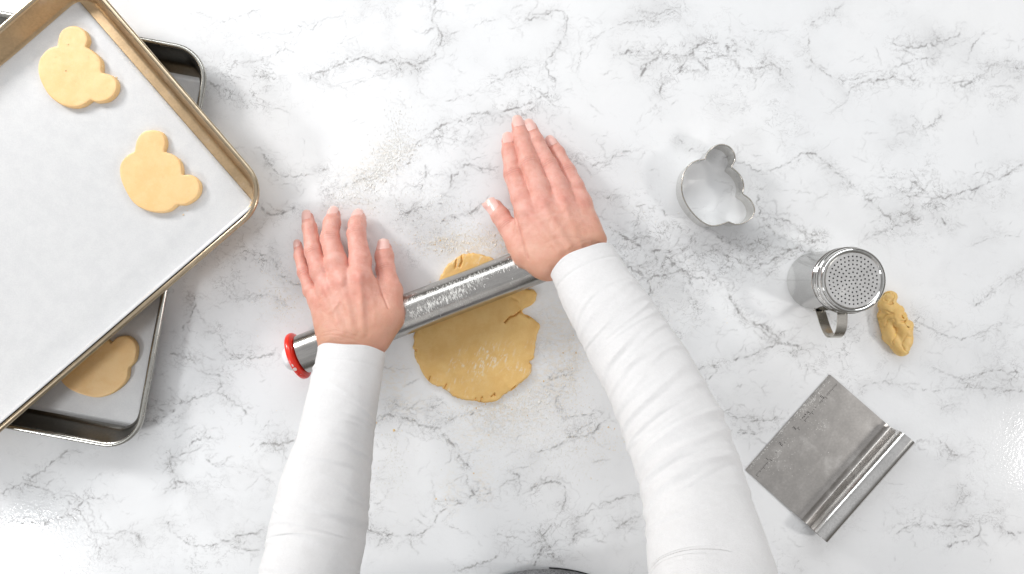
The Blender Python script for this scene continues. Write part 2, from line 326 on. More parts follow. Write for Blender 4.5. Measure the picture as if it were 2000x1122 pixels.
# ---------------- table top ----------------
VEINS = [
 (.7, [(451,148),(454,127),(504,119),(535,105),(560,98),(575,104)]), (.6, [(451,148),(480,155),(500,148),(540,152)]),
 (.9, [(606,146),(644,136),(672,124),(709,113),(740,122),(774,121),(827,124),(864,74),(845,40),(851,0)]),
 (.6, [(582,48),(603,59),(620,46),(622,37)]), (.5, [(655,95),(668,84),(678,56),(668,30)]), (.5, [(864,74),(900,60),(930,48),(975,38)]),
 (.4, [(820,124),(818,150),(815,180),(840,195)]), (.5, [(480,60),(520,75),(545,75),(575,60)]), (.5, [(600,150),(640,165),(680,170),(720,155),(760,140),(800,130)]),
 (.9, [(820,260),(836,264),(864,245),(907,239),(926,223),(957,222),(1000,214),(1040,200),(1070,180)]),
 (.7, [(802,300),(815,280),(850,268),(880,272),(900,277),(930,280)]), (.9, [(640,367),(680,364),(707,351),(747,343),(774,327),(798,319),(802,300)]),
 (.8, [(790,421),(811,409),(843,402),(865,399)]), (.8, [(831,322),(831,354),(822,370)]), (.9, [(875,372),(883,356),(881,343),(897,335),(907,322),(942,328),(966,334)]),
 (.8, [(862,434),(875,423),(890,425)]), (.9, [(899,418),(918,417),(937,402),(953,400)]), (.6, [(870,200),(910,185),(950,170),(1000,140),(1040,130)]),
 (.8, [(1020,40),(1060,30),(1095,20),(1107,50),(1095,85),(1070,115),(1065,130),(1085,160)]), (.8, [(1045,175),(1060,185),(1085,210)]), (.6, [(1000,215),(1020,225),(1050,210),(1045,175)]),
 (.6, [(1125,145),(1130,120),(1150,80),(1190,60),(1215,47),(1265,37),(1330,10)]), (.9, [(1210,105),(1265,100),(1325,110),(1360,120),(1400,110),(1435,115),(1442,140)]),
 (1., [(1252,150),(1265,125),(1290,110)]), (1., [(1290,185),(1295,160),(1320,145),(1340,120),(1360,90),(1400,85),(1425,100)]), (.8, [(1435,130),(1480,135),(1510,127),(1530,150)]),
 (.8, [(1340,120),(1350,105),(1370,125),(1385,140)]), (.7, [(1425,75),(1440,90),(1470,100)]),
 (.7, [(1580,65),(1582,115),(1625,150),(1665,155),(1710,140),(1750,130),(1785,120),(1815,112)]), (1., [(1660,175),(1690,160),(1720,155),(1750,155),(1795,162)]),
 (.9, [(1850,160),(1890,165),(1915,145),(1950,125),(2000,140)]), (.8, [(1740,85),(1780,95),(1825,85),(1870,70),(1875,55)]), (.7, [(1585,45),(1615,30),(1640,35)]),
 (.7, [(1890,120),(1900,90),(1930,60)]), (.6, [(1278,205),(1290,220)]), (.7, [(1780,240),(1800,257),(1840,225)]), (.5, [(1660,175),(1650,200),(1620,220)]),
 (.8, [(1325,270),(1345,295),(1380,300),(1450,320),(1480,335),(1530,325),(1560,305),(1590,300),(1615,320),(1660,360),(1700,395),(1740,430)]),
 (.8, [(1120,315),(1150,325),(1185,315),(1210,300),(1260,290)]), (.8, [(1690,470),(1740,445),(1800,425)]), (.9, [(1760,380),(1800,385),(1850,385),(1900,370),(1950,350),(2000,320)]),
 (.9, [(1780,350),(1820,390),(1840,430),(1860,450)]), (.8, [(1500,425),(1535,430),(1560,450),(1600,465)]), (.6, [(1720,320),(1740,350),(1780,350)]),
 (1., [(1200,450),(1250,480),(1300,490),(1380,480),(1420,500),(1480,520),(1540,490),(1600,470)]), (.9, [(1240,520),(1270,560),(1260,590)]),
 (1., [(1300,500),(1350,540),(1400,545),(1430,590),(1450,620),(1490,640),(1520,660),(1560,680)]), (1., [(1180,480),(1220,510),(1260,540),(1330,530)]),
 (.8, [(1480,380),(1490,430),(1520,460),(1560,480)]), (.8, [(1240,400),(1290,410),(1330,450)]), (.9, [(1400,460),(1440,480),(1500,470)]), (.8, [(1250,430),(1240,460),(1290,470)]),
 (.9, [(1418,703),(1467,695),(1491,683),(1524,670)]), (.6, [(1537,683),(1561,703),(1600,730)]), (.8, [(1360,724),(1385,714),(1401,724),(1373,748)]),
 (.8, [(1385,794),(1426,814),(1467,822),(1533,818)]), (.8, [(1440,845),(1475,848)]), (.7, [(1680,757),(1713,748),(1775,757),(1820,765),(1877,757),(1938,761),(2000,765)]),
 (.8, [(1820,716),(1877,740),(1938,724),(2000,730)]), (.7, [(1836,798),(1860,790),(1870,800)]), (.7, [(1795,630),(1835,650),(1877,662),(1920,650),(1960,630)]), (.7, [(1900,600),(1938,572),(1971,543),(2000,527)]),
 (.7, [(1780,869),(1815,857),(1840,863),(1863,888),(1900,895)]), (.8, [(1750,1042),(1780,1027),(1810,1021),(1844,1027),(1893,1027)]), (.9, [(1848,1064),(1881,1057),(1911,1045),(1915,1020)]),
 (.9, [(1949,1027),(1972,1042),(2000,1040)]), (.6, [(1863,1000),(1874,974),(1897,959)]),
 (.9, [(734,830),(760,809),(794,817),(824,830),(854,839),(880,820),(911,813),(941,803)]), (1., [(862,850),(888,873),(899,896),(914,912)]),
 (.9, [(909,926),(914,948),(926,969),(888,986),(862,999),(832,1038),(783,1046),(715,1035)]), (.6, [(847,926),(845,963),(862,993)]), (.8, [(926,969),(963,963)]),
 (.8, [(1020,967),(1061,944),(1095,944),(1106,963),(1095,1001),(1069,1035),(1061,1050),(1027,1055),(971,1044)]), (.9, [(1061,1050),(1076,1072),(1082,1095)]),
 (1., [(1042,1106),(1050,1091),(1061,1068)]), (.9, [(1050,884),(1076,877),(1099,865),(1114,854),(1151,850),(1174,828)]), (.8, [(1102,817),(1129,813),(1174,805)]),
 (.7, [(1110,749),(1087,775),(1091,805)]), (.9, [(1121,1061),(1121,1045),(1136,1038)]), (.7, [(1125,1016),(1170,986),(1189,980),(1245,967)]), (.8, [(1204,1035),(1219,1021),(1245,1020)]),
 (.8, [(884,1117),(941,1102),(978,1080)]), (.5, [(870,1025),(895,1035),(912,1045)]), (.9, [(1000,925),(1015,930),(1005,945)]),
 (.8, [(0,963),(70,928),(133,879)]), (.8, [(45,949),(70,951),(119,970),(147,994),(168,1019),(187,1050),(185,1078)]), (.9, [(10,1017),(35,1021),(80,1022),(115,1012),(140,1005)]),
 (.9, [(150,991),(175,973),(200,975)]), (.7, [(189,1050),(224,1047),(252,1040),(269,1050),(275,1066)]), (.8, [(322,1019),(350,1050),(381,1068),(416,1064),(451,1054),(465,1047),(518,1040)]),
 (.8, [(451,1068),(483,1075),(507,1075)]), (.8, [(317,963),(346,949),(341,938),(378,949)]), (1., [(329,893),(357,889),(385,858),(427,858)]), (.9, [(329,893),(336,917),(341,938)]),
 (.9, [(304,788),(315,802),(339,802)]), (.9, [(280,826),(315,819),(350,793),(378,781),(420,767),(462,788),(483,809)]), (.9, [(402,896),(427,914)]), (.9, [(507,865),(546,868),(574,861)]),
 (.5, [(528,819),(504,851),(490,875)]), (.5, [(470,910),(511,928),(530,945)]), (.8, [(395,650),(430,655),(445,690),(500,700),(540,690)]), (.8, [(400,470),(450,500),(480,490),(520,510)]),
 (.8, [(330,690),(370,700),(400,730),(440,735)]), (.7, [(510,300),(545,340),(590,345),(640,330)]), (.9, [(500,395),(530,420),(575,405)]), (.7, [(440,560),(470,585),(520,575),(560,600)]),
 (.9, [(770,790),(800,800),(850,795)]), (.8, [(1060,760),(1080,740),(1120,730)]), (.8, [(360,560),(380,600),(350,650)]), (.7, [(530,500),(550,540),(590,560)]),
 (.7, [(380,160),(420,165),(470,190)]), (.5, [(380,20),(430,40),(470,30),(520,15)]), (.5, [(1080,350),(1130,370),(1200,390)]), (.6, [(700,960),(740,985),(760,960)]),
 (.5, [(1600,600),(1650,650),(1640,700)]), (.6, [(1180,600),(1220,640),(1290,660)]), (.5, [(1420,20),(1470,60),(1540,60)]), (.5, [(1900,480),(1950,460),(2000,465)]),
]
FILM = [(930,480,70,26,.75),(760,300,44,26,.6),(720,340,50,24,.55),(700,400,40,30,.3),(975,795,50,26,.7),(930,850,45,30,.5),(1060,745,40,45,.6),(880,960,22,45,.35),(945,940,18,45,.45),
        (770,740,28,34,.55),(800,790,40,22,.4),(1080,640,40,55,.5),(560,590,40,45,.28),(1110,700,30,60,.45),(1020,830,60,40,.4)]
def table():
    x0, x1, y0, y1 = -.635, .635, -.3525, .3525; st = .00115
    xs = np.arange(x0, x1+1e-6, st); ys = np.arange(y0, y1+1e-6, st)
    nx, ny = len(xs), len(ys); r = np.random.default_rng(77)
    X, Y = np.meshgrid(xs, ys); P = np.stack([X.ravel(), Y.ravel()], 1)
    Dk = np.zeros((ny, nx), np.float32); M = np.zeros(len(P))
    def crackle(q, rough, it):
        for _ in range(it):
            d = np.diff(q, axis=0); L = np.linalg.norm(d, axis=1)
            m = (q[1:]+q[:-1])/2+np.column_stack([-d[:, 1], d[:, 0]])*(r.normal(0, rough, len(L)))[:, None]
            o = np.empty((len(q)+len(m), 2)); o[0::2] = q; o[1::2] = m; q = o
        return q
    def stamp(q, st_, wd):
        """lay one hair-thin vein with uneven strength"""
        m = len(q); k = r.random(max(4, m//5)+2); a_ = np.interp(np.linspace(0, len(k)-1, m), np.arange(len(k)), k)
        a_ = np.clip(a_*1.7-.30, .02, 1)*st_; a_ *= np.minimum(1, np.minimum(np.arange(m), m-1-np.arange(m))/4+.25)
        wl_ = wd*(.6+.8*np.interp(np.linspace(0, len(k)-1, m), np.arange(len(k)), r.permutation(k)))
        for A_, B_, s_, w_ in zip(q[:-1], q[1:], a_, wl_):
            pad = w_*2.0+.0012
            i0, i1 = np.searchsorted(xs, [min(A_[0], B_[0])-pad, max(A_[0], B_[0])+pad]); j0, j1 = np.searchsorted(ys, [min(A_[1], B_[1])-pad, max(A_[1], B_[1])+pad])
            if i1 <= i0 or j1 <= j0: continue
            gx = xs[i0:i1][None]-A_[0]; gy = ys[j0:j1][:, None]-A_[1]; d = B_-A_; L = d@d+1e-12
            t = np.clip((gx*d[0]+gy*d[1])/L, 0, 1); dd = (gx-t*d[0])**2+(gy-t*d[1])**2
            v = s_*np.exp(-dd/(w_*w_)); Dk[j0:j1, i0:i1] = np.maximum(Dk[j0:j1, i0:i1], v)
    def branch(p, ang, L, st_, lvl):
        m = max(3, int(L/.004)); a_ = ang; q = [p]
        for _ in range(m): a_ += r.normal(0, .38); q.append(q[-1]+np.array([math.cos(a_), math.sin(a_)*.8])*.004)
        q = np.array(q); c_ = crackle(q, .22, 1); stamp(c_, st_, r.uniform(.0005, .00085))
        if lvl < 2:
            for b_ in q[1:]:
                if r.random() < .20: branch(b_, ang+r.choice([-1, 1])*r.uniform(.4, 1.5), L*r.uniform(.25, .6), st_*r.uniform(.45, .85), lvl+1)
    for wgt, pl in VEINS:
        q = np.array([W(a, b)[:2] for a, b in pl])
        q = resample(catmull(q, 6, False), .007, False)
        q = crackle(q, .20, 3)
        stamp(q, 1.3*wgt, .00095*wgt)
        q5 = q[::8]; dv = np.gradient(q5, axis=0); an = np.arctan2(dv[:, 1], dv[:, 0])
        for k in range(len(q5)):
            if r.random() < .75*wgt: branch(q5[k], an[k]+r.choice([-1, 1])*r.uniform(.25, 1.3), r.uniform(.006, .038), wgt*r.uniform(.35, .85), 0)
        if r.random() < .55:                                     # a fainter companion that wanders off and back
            off = np.cumsum(r.normal(0, .0016, len(q5))); off -= np.linspace(0, off[-1], len(off)); nrm = np.column_stack([-np.sin(an), np.cos(an)])
            stamp(crackle(q5+nrm*(off*1.3+.0015)[:, None], .22, 2), .65*wgt, .0007)
        lo, hi = q.min(0)-.05, q.max(0)+.05
        i0, i1 = np.searchsorted(xs, [lo[0], hi[0]]); j0, j1 = np.searchsorted(ys, [lo[1], hi[1]])
        if i1 <= i0 or j1 <= j0: continue
        sub = 4; idx = (np.arange(j0, j1, 1)[:, None]*nx+np.arange(i0, i1, 1)[None]).ravel()
        qq = q[::8]; d = seg_dist(P[idx], qq[:-1], qq[1:])
        M[idx] += wgt*.50*np.exp(-(d/.013)**2)
    for a, b, ra, rb, nn_ in ((1400,500,120,45,80),(1290,480,90,50,60),(1480,620,60,60,30),(1820,385,110,35,40),(1340,125,100,40,36),(320,810,60,50,36),(110,1015,80,35,36),(900,345,80,35,36),(1900,150,80,50,34),(700,160,130,35,36),(1000,60,200,60,30),(1850,700,120,60,30),(1150,1040,120,40,24),(520,470,120,100,40),(1500,250,200,80,24),(470,900,150,60,36),(930,880,120,60,34),(1860,1040,80,40,26),
                              (430,700,80,60,30),(1150,320,80,40,24),(1750,130,100,40,24),(560,320,60,40,20),(1420,800,80,60,30),(780,800,60,60,24),(960,250,100,40,30),(1640,330,120,50,30),(1480,1050,60,40,14),(1000,561,600,330,190)):
        for _ in range(nn_): branch(W(r.normal(a, ra), r.normal(b, rb))[:2], r.choice([0, math.pi])+r.normal(-.3, .9), r.uniform(.006, .036), r.uniform(.16, .62) if nn_ < 100 else r.uniform(.08, .3), 0)
    D = Dk.ravel()
    extra = [(1400,510,120,45,1.0),(1290,490,90,50,.8),(1820,380,90,40,.25),(1340,120,80,35,.35),(320,800,60,60,.3),(110,1010,80,35,.3)]
    for a, b, ra, rb, s in extra:
        c = W(a, b)[:2]; M += s*np.exp(-((P[:, 0]-c[0])/(ra/1600))**2-((P[:, 1]-c[1])/(rb/1600))**2)
    F = np.zeros(len(P))
    for a, b, ra, rb, s in FILM:
        c = W(a, b)[:2]; F += s*np.exp(-((P[:, 0]-c[0])/(ra/1600))**2-((P[:, 1]-c[1])/(rb/1600))**2)
    V = np.column_stack([P, np.zeros(len(P))])
    i = np.arange(nx-1); j = np.arange(ny-1); I, J = np.meshgrid(i, j); a = (J*nx+I).ravel()
    faces = np.stack([a, a+1, a+nx+1, a+nx], 1).tolist()
    # the rest of the top and its edge
    n0 = len(V)
    O = np.array([(-1.0, y0, 0), (1.0, y0, 0), (1.0, .62, 0), (-1.0, .62, 0)]); B = O+np.array([0, 0, -.035])
    V = np.vstack([V, O, B])
    bottom = list(range(0, nx)); right = [k*nx+nx-1 for k in range(ny)]; top = [(ny-1)*nx+k for k in range(nx)]; left = [k*nx for k in range(ny)]
    faces.append([n0+1, n0+2]+right[::-1]); faces.append([n0+2, n0+3]+top); faces.append([n0+3, n0+0]+left)
    faces.append([n0+0, n0+4, n0+5, n0+1]+bottom[::-1]); faces.append([n0+1, n0+5, n0+6, n0+2]); faces.append([n0+2, n0+6, n0+7, n0+3]); faces.append([n0+3, n0+7, n0+4, n0]); faces.append([n0+7, n0+6, n0+5, n0+4])
    e = np.zeros(8)
    o = mesh_obj('table_top', V, faces, M_marble, smooth=False, attrs={'vein': np.r_[D, e], 'vein_density': np.r_[np.minimum(M, 1.2), e], 'flour_film': np.r_[np.minimum(F, 1), e]})
    tag(o, kind='structure')
table()

# ---------------- baking pans ----------------
def rrect(hw, hl, r, n=10):
    out = []
    for cx, cy, a0 in ((hw-r, hl-r, 0), (-hw+r, hl-r, 90), (-hw+r, -hl+r, 180), (hw-r, -hl+r, 270)):
        for k in range(n+1):
            a = math.radians(a0+90*k/n); out.append((cx+r*math.cos(a), cy+r*math.sin(a)))
    return np.array(out)
def loft(rings, close_first=False, close_last=False, closed_profile=False):
    n = len(rings[0]); V = np.vstack(rings); F = []
    m = len(rings)
    for i in range(m if closed_profile else m-1):
        a, b = i*n, ((i+1) % m)*n
        for k in range(n): F.append([a+k, a+(k+1) % n, b+(k+1) % n, b+k])
    if close_first: F.append(list(range(n))[::-1])
    if close_last: F.append([(m-1)*n+k for k in range(n)])
    return V, F
def xf(P2, z, c, ang):
    ca, sa = math.cos(ang), math.sin(ang)
    return np.column_stack([c[0]+P2[:, 0]*ca-P2[:, 1]*sa, c[1]+P2[:, 0]*sa+P2[:, 1]*ca, np.full(len(P2), z) if np.isscalar(z) else z])
def pan(label, hw, hl, R, c, ang, zb, hgt, m_in, m_rim):
    """half width, half length of the outer rim, its corner radius, centre, turn, bottom height"""
    root = empty('baking_pan', (c[0], c[1], zb)); tag(root, label, 'baking pan')
    slope = .0085; tube = .0032; t = .0008
    def ring(inset, z):
        r = max(.004, R-inset*1.15); return xf(rrect(hw-inset, hl-inset, r, 12), zb+z, c, ang)
    ins0 = 2*tube                       # wall top
    prof = [(ins0+slope+.020, 0), (ins0+slope+.006, 0.0), (ins0+slope+.002, .0012), (ins0+slope, .0042), (ins0+slope*.5, hgt*.55), (ins0-.0012, hgt-.0030)]
    # inner skin
    rings = [ring(a, z+t) for a, z in prof]
    cen = xf(np.zeros((1, 2)), zb+t, c, ang)
    V, F = loft(rings, close_first=True); F = [f[::-1] for f in F]; V = np.array(V)
    nV = len(V)
    Vo, Fo = loft([ring(a-t, z) for a, z in prof], close_first=True)
    F += [[k+nV for k in f] for f in Fo]; V = np.vstack([V, Vo])
    part('tray', V, F, m_in, root, autosmooth=40)
    # pressed panel ridge in the floor edge, then the rolled rim
    rr = []
    for k in range(12):
        a = 2*math.pi*k/12; rr.append(ring(tube-tube*math.cos(a)*1.0, hgt-tube+tube*math.sin(a)))
    V, F = loft(rr, closed_profile=True); part('rolled_rim', V, F, m_rim, root)
    return root
# lower pan: rim height .027; corner points of the outer rim found on the photo
def rim_frame(cpx, dirs, z, w, l):
    pass
ZL = .027; ZT = .0275; 
c1 = W(413.1, 96.8, ZL)[:2]; angL = -math.radians(10.5)
ux = np.array([math.cos(angL), math.sin(angL)]); uy = np.array([-math.sin(angL), math.cos(angL)])
PLW, PLL = .350, .4845
cL = c1-ux*PLW/2-uy*PLL/2
pan('dark grey steel baking pan on the marble, mostly under the gold pan', PLW/2, PLL/2, .043, cL, angL, 0.0006, ZL, M_steelpan, M_steelrim)
rimT = ZT+.0265
c2 = W(536.5, 383, rimT)[:2]; a2 = math.radians(-40.6)      # short side runs up-left, long side down-left
vx = -np.array([math.cos(math.radians(180+40.6)), math.sin(math.radians(180+40.6))])   # from far end to near corner along the long side
angT = math.radians(40.6)
ux = np.array([math.cos(angT), math.sin(angT)]); uy = np.array([-math.sin(angT), math.cos(angT)])
PTL, PTW = .4845, .352
cT = c2-ux*PTL/2+uy*PTW/2
pan('champagne gold baking pan lying across the grey pan, lined with parchment', PTL/2, PTW/2, .045, cT, angT, ZT, .0265, M_gold, M_goldrim)

# ---------------- flat slabs: dough, cookies ----------------
def slab(name, outline, thick, rnd, z0, mat, step=.0016, label=None, cat=None, group=None, cracks=(), wob=.0004, flour_f=None, parent=None, seed=1, attrs_fn=None):
    ol = resample(outline, step); 
    lo, hi = ol.min(0), ol.max(0)
    gx = np.arange(lo[0], hi[0], step*1.1); gy = np.arange(lo[1], hi[1], step*1.1)
    G = np.stack([a.ravel() for a in np.meshgrid(gx, gy)], 1); G += rng.uniform(-.2, .2, G.shape)*step
    G = G[inside(ol, G)]
    dG = seg_dist(G, ol, np.roll(ol, -1, 0)); G = G[dG > step*.6]; dG = dG[dG > step*.6]
    tt = np.roll(ol, -1, 0)-np.roll(ol, 1, 0); tt /= np.linalg.norm(tt, axis=1)[:, None]; sg = 1 if (ol[:, 0]*np.roll(ol[:, 1], -1)-np.roll(ol[:, 0], -1)*ol[:, 1]).sum() > 0 else -1
    nn_ = np.column_stack([-tt[:, 1], tt[:, 0]])*sg; G = G[dG > rnd+step*.5]; ex = [G]
    for fr_ in (.12, .32, .6, 1.0):
        q_ = ol+nn_*rnd*fr_; dq_ = seg_dist(q_, ol, np.roll(ol, -1, 0)); ex.append(q_[(dq_ > rnd*fr_*.93) & inside(ol, q_)])
    G = np.vstack(ex)
    pts = np.vstack([ol, G]); n = len(ol)
    res = geometry.delaunay_2d_cdt([Vector(p) for p in pts], [(i, (i+1) % n) for i in range(n)], [], 1, 1e-7, False)
    P = np.array([tuple(v) for v in res[0]]); F = [list(f) for f in res[2]]
    cen = np.array([P[f].mean(0) for f in F]); ok = inside(ol, cen); F = [f for f, k in zip(F, ok) if k]
    d = seg_dist(P, ol, np.roll(ol, -1, 0))
    t = np.clip(d/rnd, 0, 1); z = thick*(.42+.58*np.sqrt(np.clip(1-(1-t)**2, 0, 1)))
    z += wob*fbm(P, 60, seed, 3)*np.minimum(t*1.5, 1)
    for pl, wd, dp in cracks:
        q = np.array(pl); z -= dp*np.exp(-(seg_dist(P, q[:-1], q[1:])/wd)**2)
    z = np.maximum(z, .0008)
    V = np.column_stack([P, z0+z]); k = len(V)
    # wall: the outline points are the ones with d ~ 0
    from collections import Counter
    ed = Counter(); dire = {}
    for f in F:
        for a, b in zip(f, f[1:]+f[:1]):
            ed[(min(a, b), max(a, b))] += 1; dire[(min(a, b), max(a, b))] = (a, b)
    be = [dire[e] for e, c in ed.items() if c == 1]
    vb = sorted({a for e in be for a in e}); mp = {a: k+i for i, a in enumerate(vb)}
    lowv = V[vb].copy(); lowv[:, 2] = z0
    c0 = V[vb].mean(0)[:2]
    V = np.vstack([V, lowv]); 
    for a, b in be: F.append([b, a, mp[a], mp[b]])
    org = np.array([outline[:, 0].mean(), outline[:, 1].mean(), z0])
    at = None
    if attrs_fn: at = {'flour': attrs_fn(V)}
    o = mesh_obj(name, V, F, mat, parent, attrs=at, origin=org, autosmooth=60)
    if label: tag(o, label, cat, group)
    return o
COOK2 = [(612,690),(622,640),(650,603),(695,593),(740,607),(757,650),(748,692),(790,708),(825,745),(833,798),(875,800),(908,830),(913,870),(895,905),(850,935),(808,937),(770,965),(720,972),(660,960),(605,925),(565,860),(545,800),(548,750),(575,712)]
COOK1 = [(258,208),(272,150),(305,122),(345,118),(385,140),(403,180),(392,215),(425,235),(460,275),(463,330),(510,345),(535,380),(528,425),(490,460),(440,468),(415,458),(380,482),(335,492),(280,480),(225,440),(190,385),(172,325),(180,270),(215,225)]
zt = ZT+.0018
def cookie_outline(pts, z, jit=0.):
    q = np.array([W(a/2.3385, b/2.3385, z+.006)[:2] for a, b in pts]); return catmull(q, 8, True, sharp=(0, 6, 9, 15))
o1 = cookie_outline(COOK1, zt); o2 = cookie_outline(COOK2, zt)
G_c = 'raw cookies cut from dough'
slab('cut_cookie', o1, .0062, .0017, zt, M_cookie, label='raw cookie cut-out nearest the top corner of the gold pan', cat='cookie', seed=3, wob=.00025)
slab('cut_cookie', o2, .0060, .0017, zt, M_cookie, label='raw cookie cut-out lower on the gold pan, nearer its rounded corner', cat='cookie', seed=9, wob=.0002)
COOKIE_CRUMBS = [(133,87,1),(108,112,0),(128,138,1),(190,118,0),(200,130,1),(228,152,1),(232,163,1),(231,158,0),(330,295,0),(352,312,1),(318,345,0),(300,398,0),(172,112,0),(358,420,1),(366,412,0)]
# third cookie: same outline turned, in the grey pan
q = o2.copy(); zc = .0022
k3 = (H-zt-.006)/(H-zc-.006)
i6 = np.array(W(833/2.3385, 798/2.3385, zt+.006)[:2]); i9 = np.array(W(808/2.3385, 937/2.3385, zt+.006)[:2])
t6 = np.array(W(640/2.953, 520+448/2.953, zc+.006)[:2]); t9 = np.array(W(738/2.953, 520+585/2.953, zc+.006)[:2])
a = math.atan2(*(t9-t6)[::-1])-math.atan2(*(i9-i6)[::-1]); ca, sa = math.cos(a), math.sin(a)
q = (q-(i6+i9)/2)*1.03; q = np.column_stack([q[:, 0]*ca-q[:, 1]*sa, q[:, 0]*sa+q[:, 1]*ca])+(t6+t9)/2
slab('cut_cookie', q, .0058, .0017, zc, M_cookie, label='raw cookie in the grey pan, half hidden under the gold pan', cat='cookie', seed=12, wob=.0002)

# ---------------- parchment ----------------
def sheet(name, corners, z, label, curl, holes=None, nx=60, ny=60):
    C = [np.array(c) for c in corners]
    V = []; 
    for j in range(ny+1):
        for i in range(nx+1):
            u, v = i/nx, j/ny
            p = C[0]*(1-u)*(1-v)+C[1]*u*(1-v)+C[2]*u*v+C[3]*(1-u)*v
            V.append(p)
    V = np.array(V); zz = z+.00035+.00018*fbm(V, 14, 5, 2)
    U = np.tile(np.arange(nx+1)/nx, ny+1); Vv = np.repeat(np.arange(ny+1)/ny, nx+1)
    zz = zz+curl(U, Vv, V)
    V3 = np.column_stack([V, zz])
    F = [[j*(nx+1)+i, j*(nx+1)+i+1, (j+1)*(nx+1)+i+1, (j+1)*(nx+1)+i] for j in range(ny) for i in range(nx)]
    org = np.array([V[:, 0].mean(), V[:, 1].mean(), z])
    o = mesh_obj(name, V3, F, M_paper, origin=org)
    s = o.modifiers.new('thickness', 'SOLIDIFY'); s.thickness = .00012; s.offset = 1
    return tag(o, label, 'baking paper')
# upper sheet, in pan coordinates: along the long side a (towards the near corner), across b
ux = np.array([math.cos(angT), math.sin(angT)]); uy = np.array([-math.sin(angT), math.cos(angT)])
hl, hw = PTL/2, PTW/2; ins = .0072+.0085+.002
def TP(a, b): return cT+ux*a+uy*b
eA = W(158, 0, zt)[:2]; eB = W(487, 393, zt)[:2]
aR = ((eA-cT)@ux+(eB-cT)@ux)/2                 # where the straight paper edge runs
def curl_T(U, V, P):
    b = (P-cT)@uy; e = np.clip((-(hw-ins)-b), 0, 1)     # climbs the lower wall
    return np.minimum(e*2.9, .0240)
bl = -(hw-.0068)
sheet('parchment_paper', [TP(-hl+ins, bl), TP(aR+.001, bl), TP(aR-.001, hw-ins+.0005), TP(-hl+ins, hw-ins+.0005)], zt-.0006, 'large sheet of pale baking parchment lining the gold pan', curl_T, nx=70, ny=120)
ux = np.array([math.cos(angL), math.sin(angL)]); uy = np.array([-math.sin(angL), math.cos(angL)])
def LP(a, b): return cL+ux*a+uy*b
eC = W(255/1.0, 520+930/2.953, .002)[:2]
bL = (eC-cL)@uy; 
sheet('parchment_paper', [LP(-PLW/2+ins, bL), LP(PLW/2-ins+.001, bL), LP(PLW/2-ins+.001, PLL/2-ins-.012), LP(-PLW/2+ins, PLL/2-ins-.012)], .0014, 'shaded sheet of baking parchment lining the grey pan', lambda U, V, P: 0*U)

# ---------------- rolled dough ----------------
DP = [(150,600),(148,650),(146,700),(165,765),(185,800),(203,850),(222,868),(238,893),(290,920),(335,938),(372,968),(425,1000),(480,1010),(522,1010),(556,1022),(605,1026),(655,1010),(700,978),(752,940),(808,900),(848,862),(868,830),(868,795),(858,775),(884,745),(886,700),(892,650),(905,600),(915,556),(902,530),(866,500),(830,484),(812,469),(818,450),(852,434),(880,412),(898,385),(895,350),(872,328),(830,322),(760,250),(700,190),(640,148),(600,126),(520,110),(470,112),(430,122),(380,158),(335,205),(310,255),(280,330),(200,480)]
def DZ(a, b, z=.006): return W(760+a/3.118, 460+b/3.118, z)[:2]
dq = np.array([DZ(a, b) for a, b in DP]); dol = resample(catmull(dq, 6), .0012)
nn = fbm(dol, 220, 4, 3); cen = dol.mean(0); dv = (dol-cen)/np.linalg.norm(dol-cen, axis=1)[:, None]
dol = dol+dv*(nn*.0010)[:, None]
CR = [([DZ(705,532), DZ(735,498), DZ(765,490), DZ(790,468), DZ(800,462)], .0007, .0050), ([DZ(800,470), DZ(830,488), DZ(850,497)], .0009, .0042), ([DZ(440,125), DZ(443,160), DZ(430,190)], .0009, .0042),
      ([DZ(408,150), DZ(402,200)], .0008, .0036), ([DZ(145,705), DZ(165,700)], .0007, .004), ([DZ(240,890), DZ(250,862)], .0006, .0036), ([DZ(620,985), DZ(640,965), DZ(645,980)], .0007, .0034),
      ([DZ(555,1020), DZ(565,985)], .0006, .0036), ([DZ(745,940), DZ(770,920)], .0006, .0036), ([DZ(332,940), DZ(350,905)], .0005, .0030), ([DZ(855,780), DZ(872,766)], .0006, .0036), ([DZ(520,1010), DZ(528,990)], .0005, .002),
      ([DZ(750,380), DZ(790,400), DZ(800,440), DZ(780,420)], .0016, .0012)]
def dough_flour(V):
    f = np.zeros(len(V))
    for a, b, ra, rb, s in ((560,760,170,80,.85),(480,800,110,90,.5),(640,720,120,60,.35),(860,700,40,60,.5),(800,825,60,30,.9),(400,960,120,60,.6),(350,920,90,40,.5),(450,170,140,50,.5),(230,840,60,50,.5),(600,150,60,40,.6)):
        c = DZ(a, b); f += s*np.exp(-((V[:, 0]-c[0])/(ra/4989))**2-((V[:, 1]-c[1])/(rb/4989))**2)
    return np.clip(f, 0, 1)
slab('rolled_dough', dol, .0056, .0032, .0002, M_dough, step=.0010, label='flattened yellow cookie dough with cracked edges under the rolling pin', cat='dough', cracks=CR, wob=.0006, attrs_fn=dough_flour, seed=21)

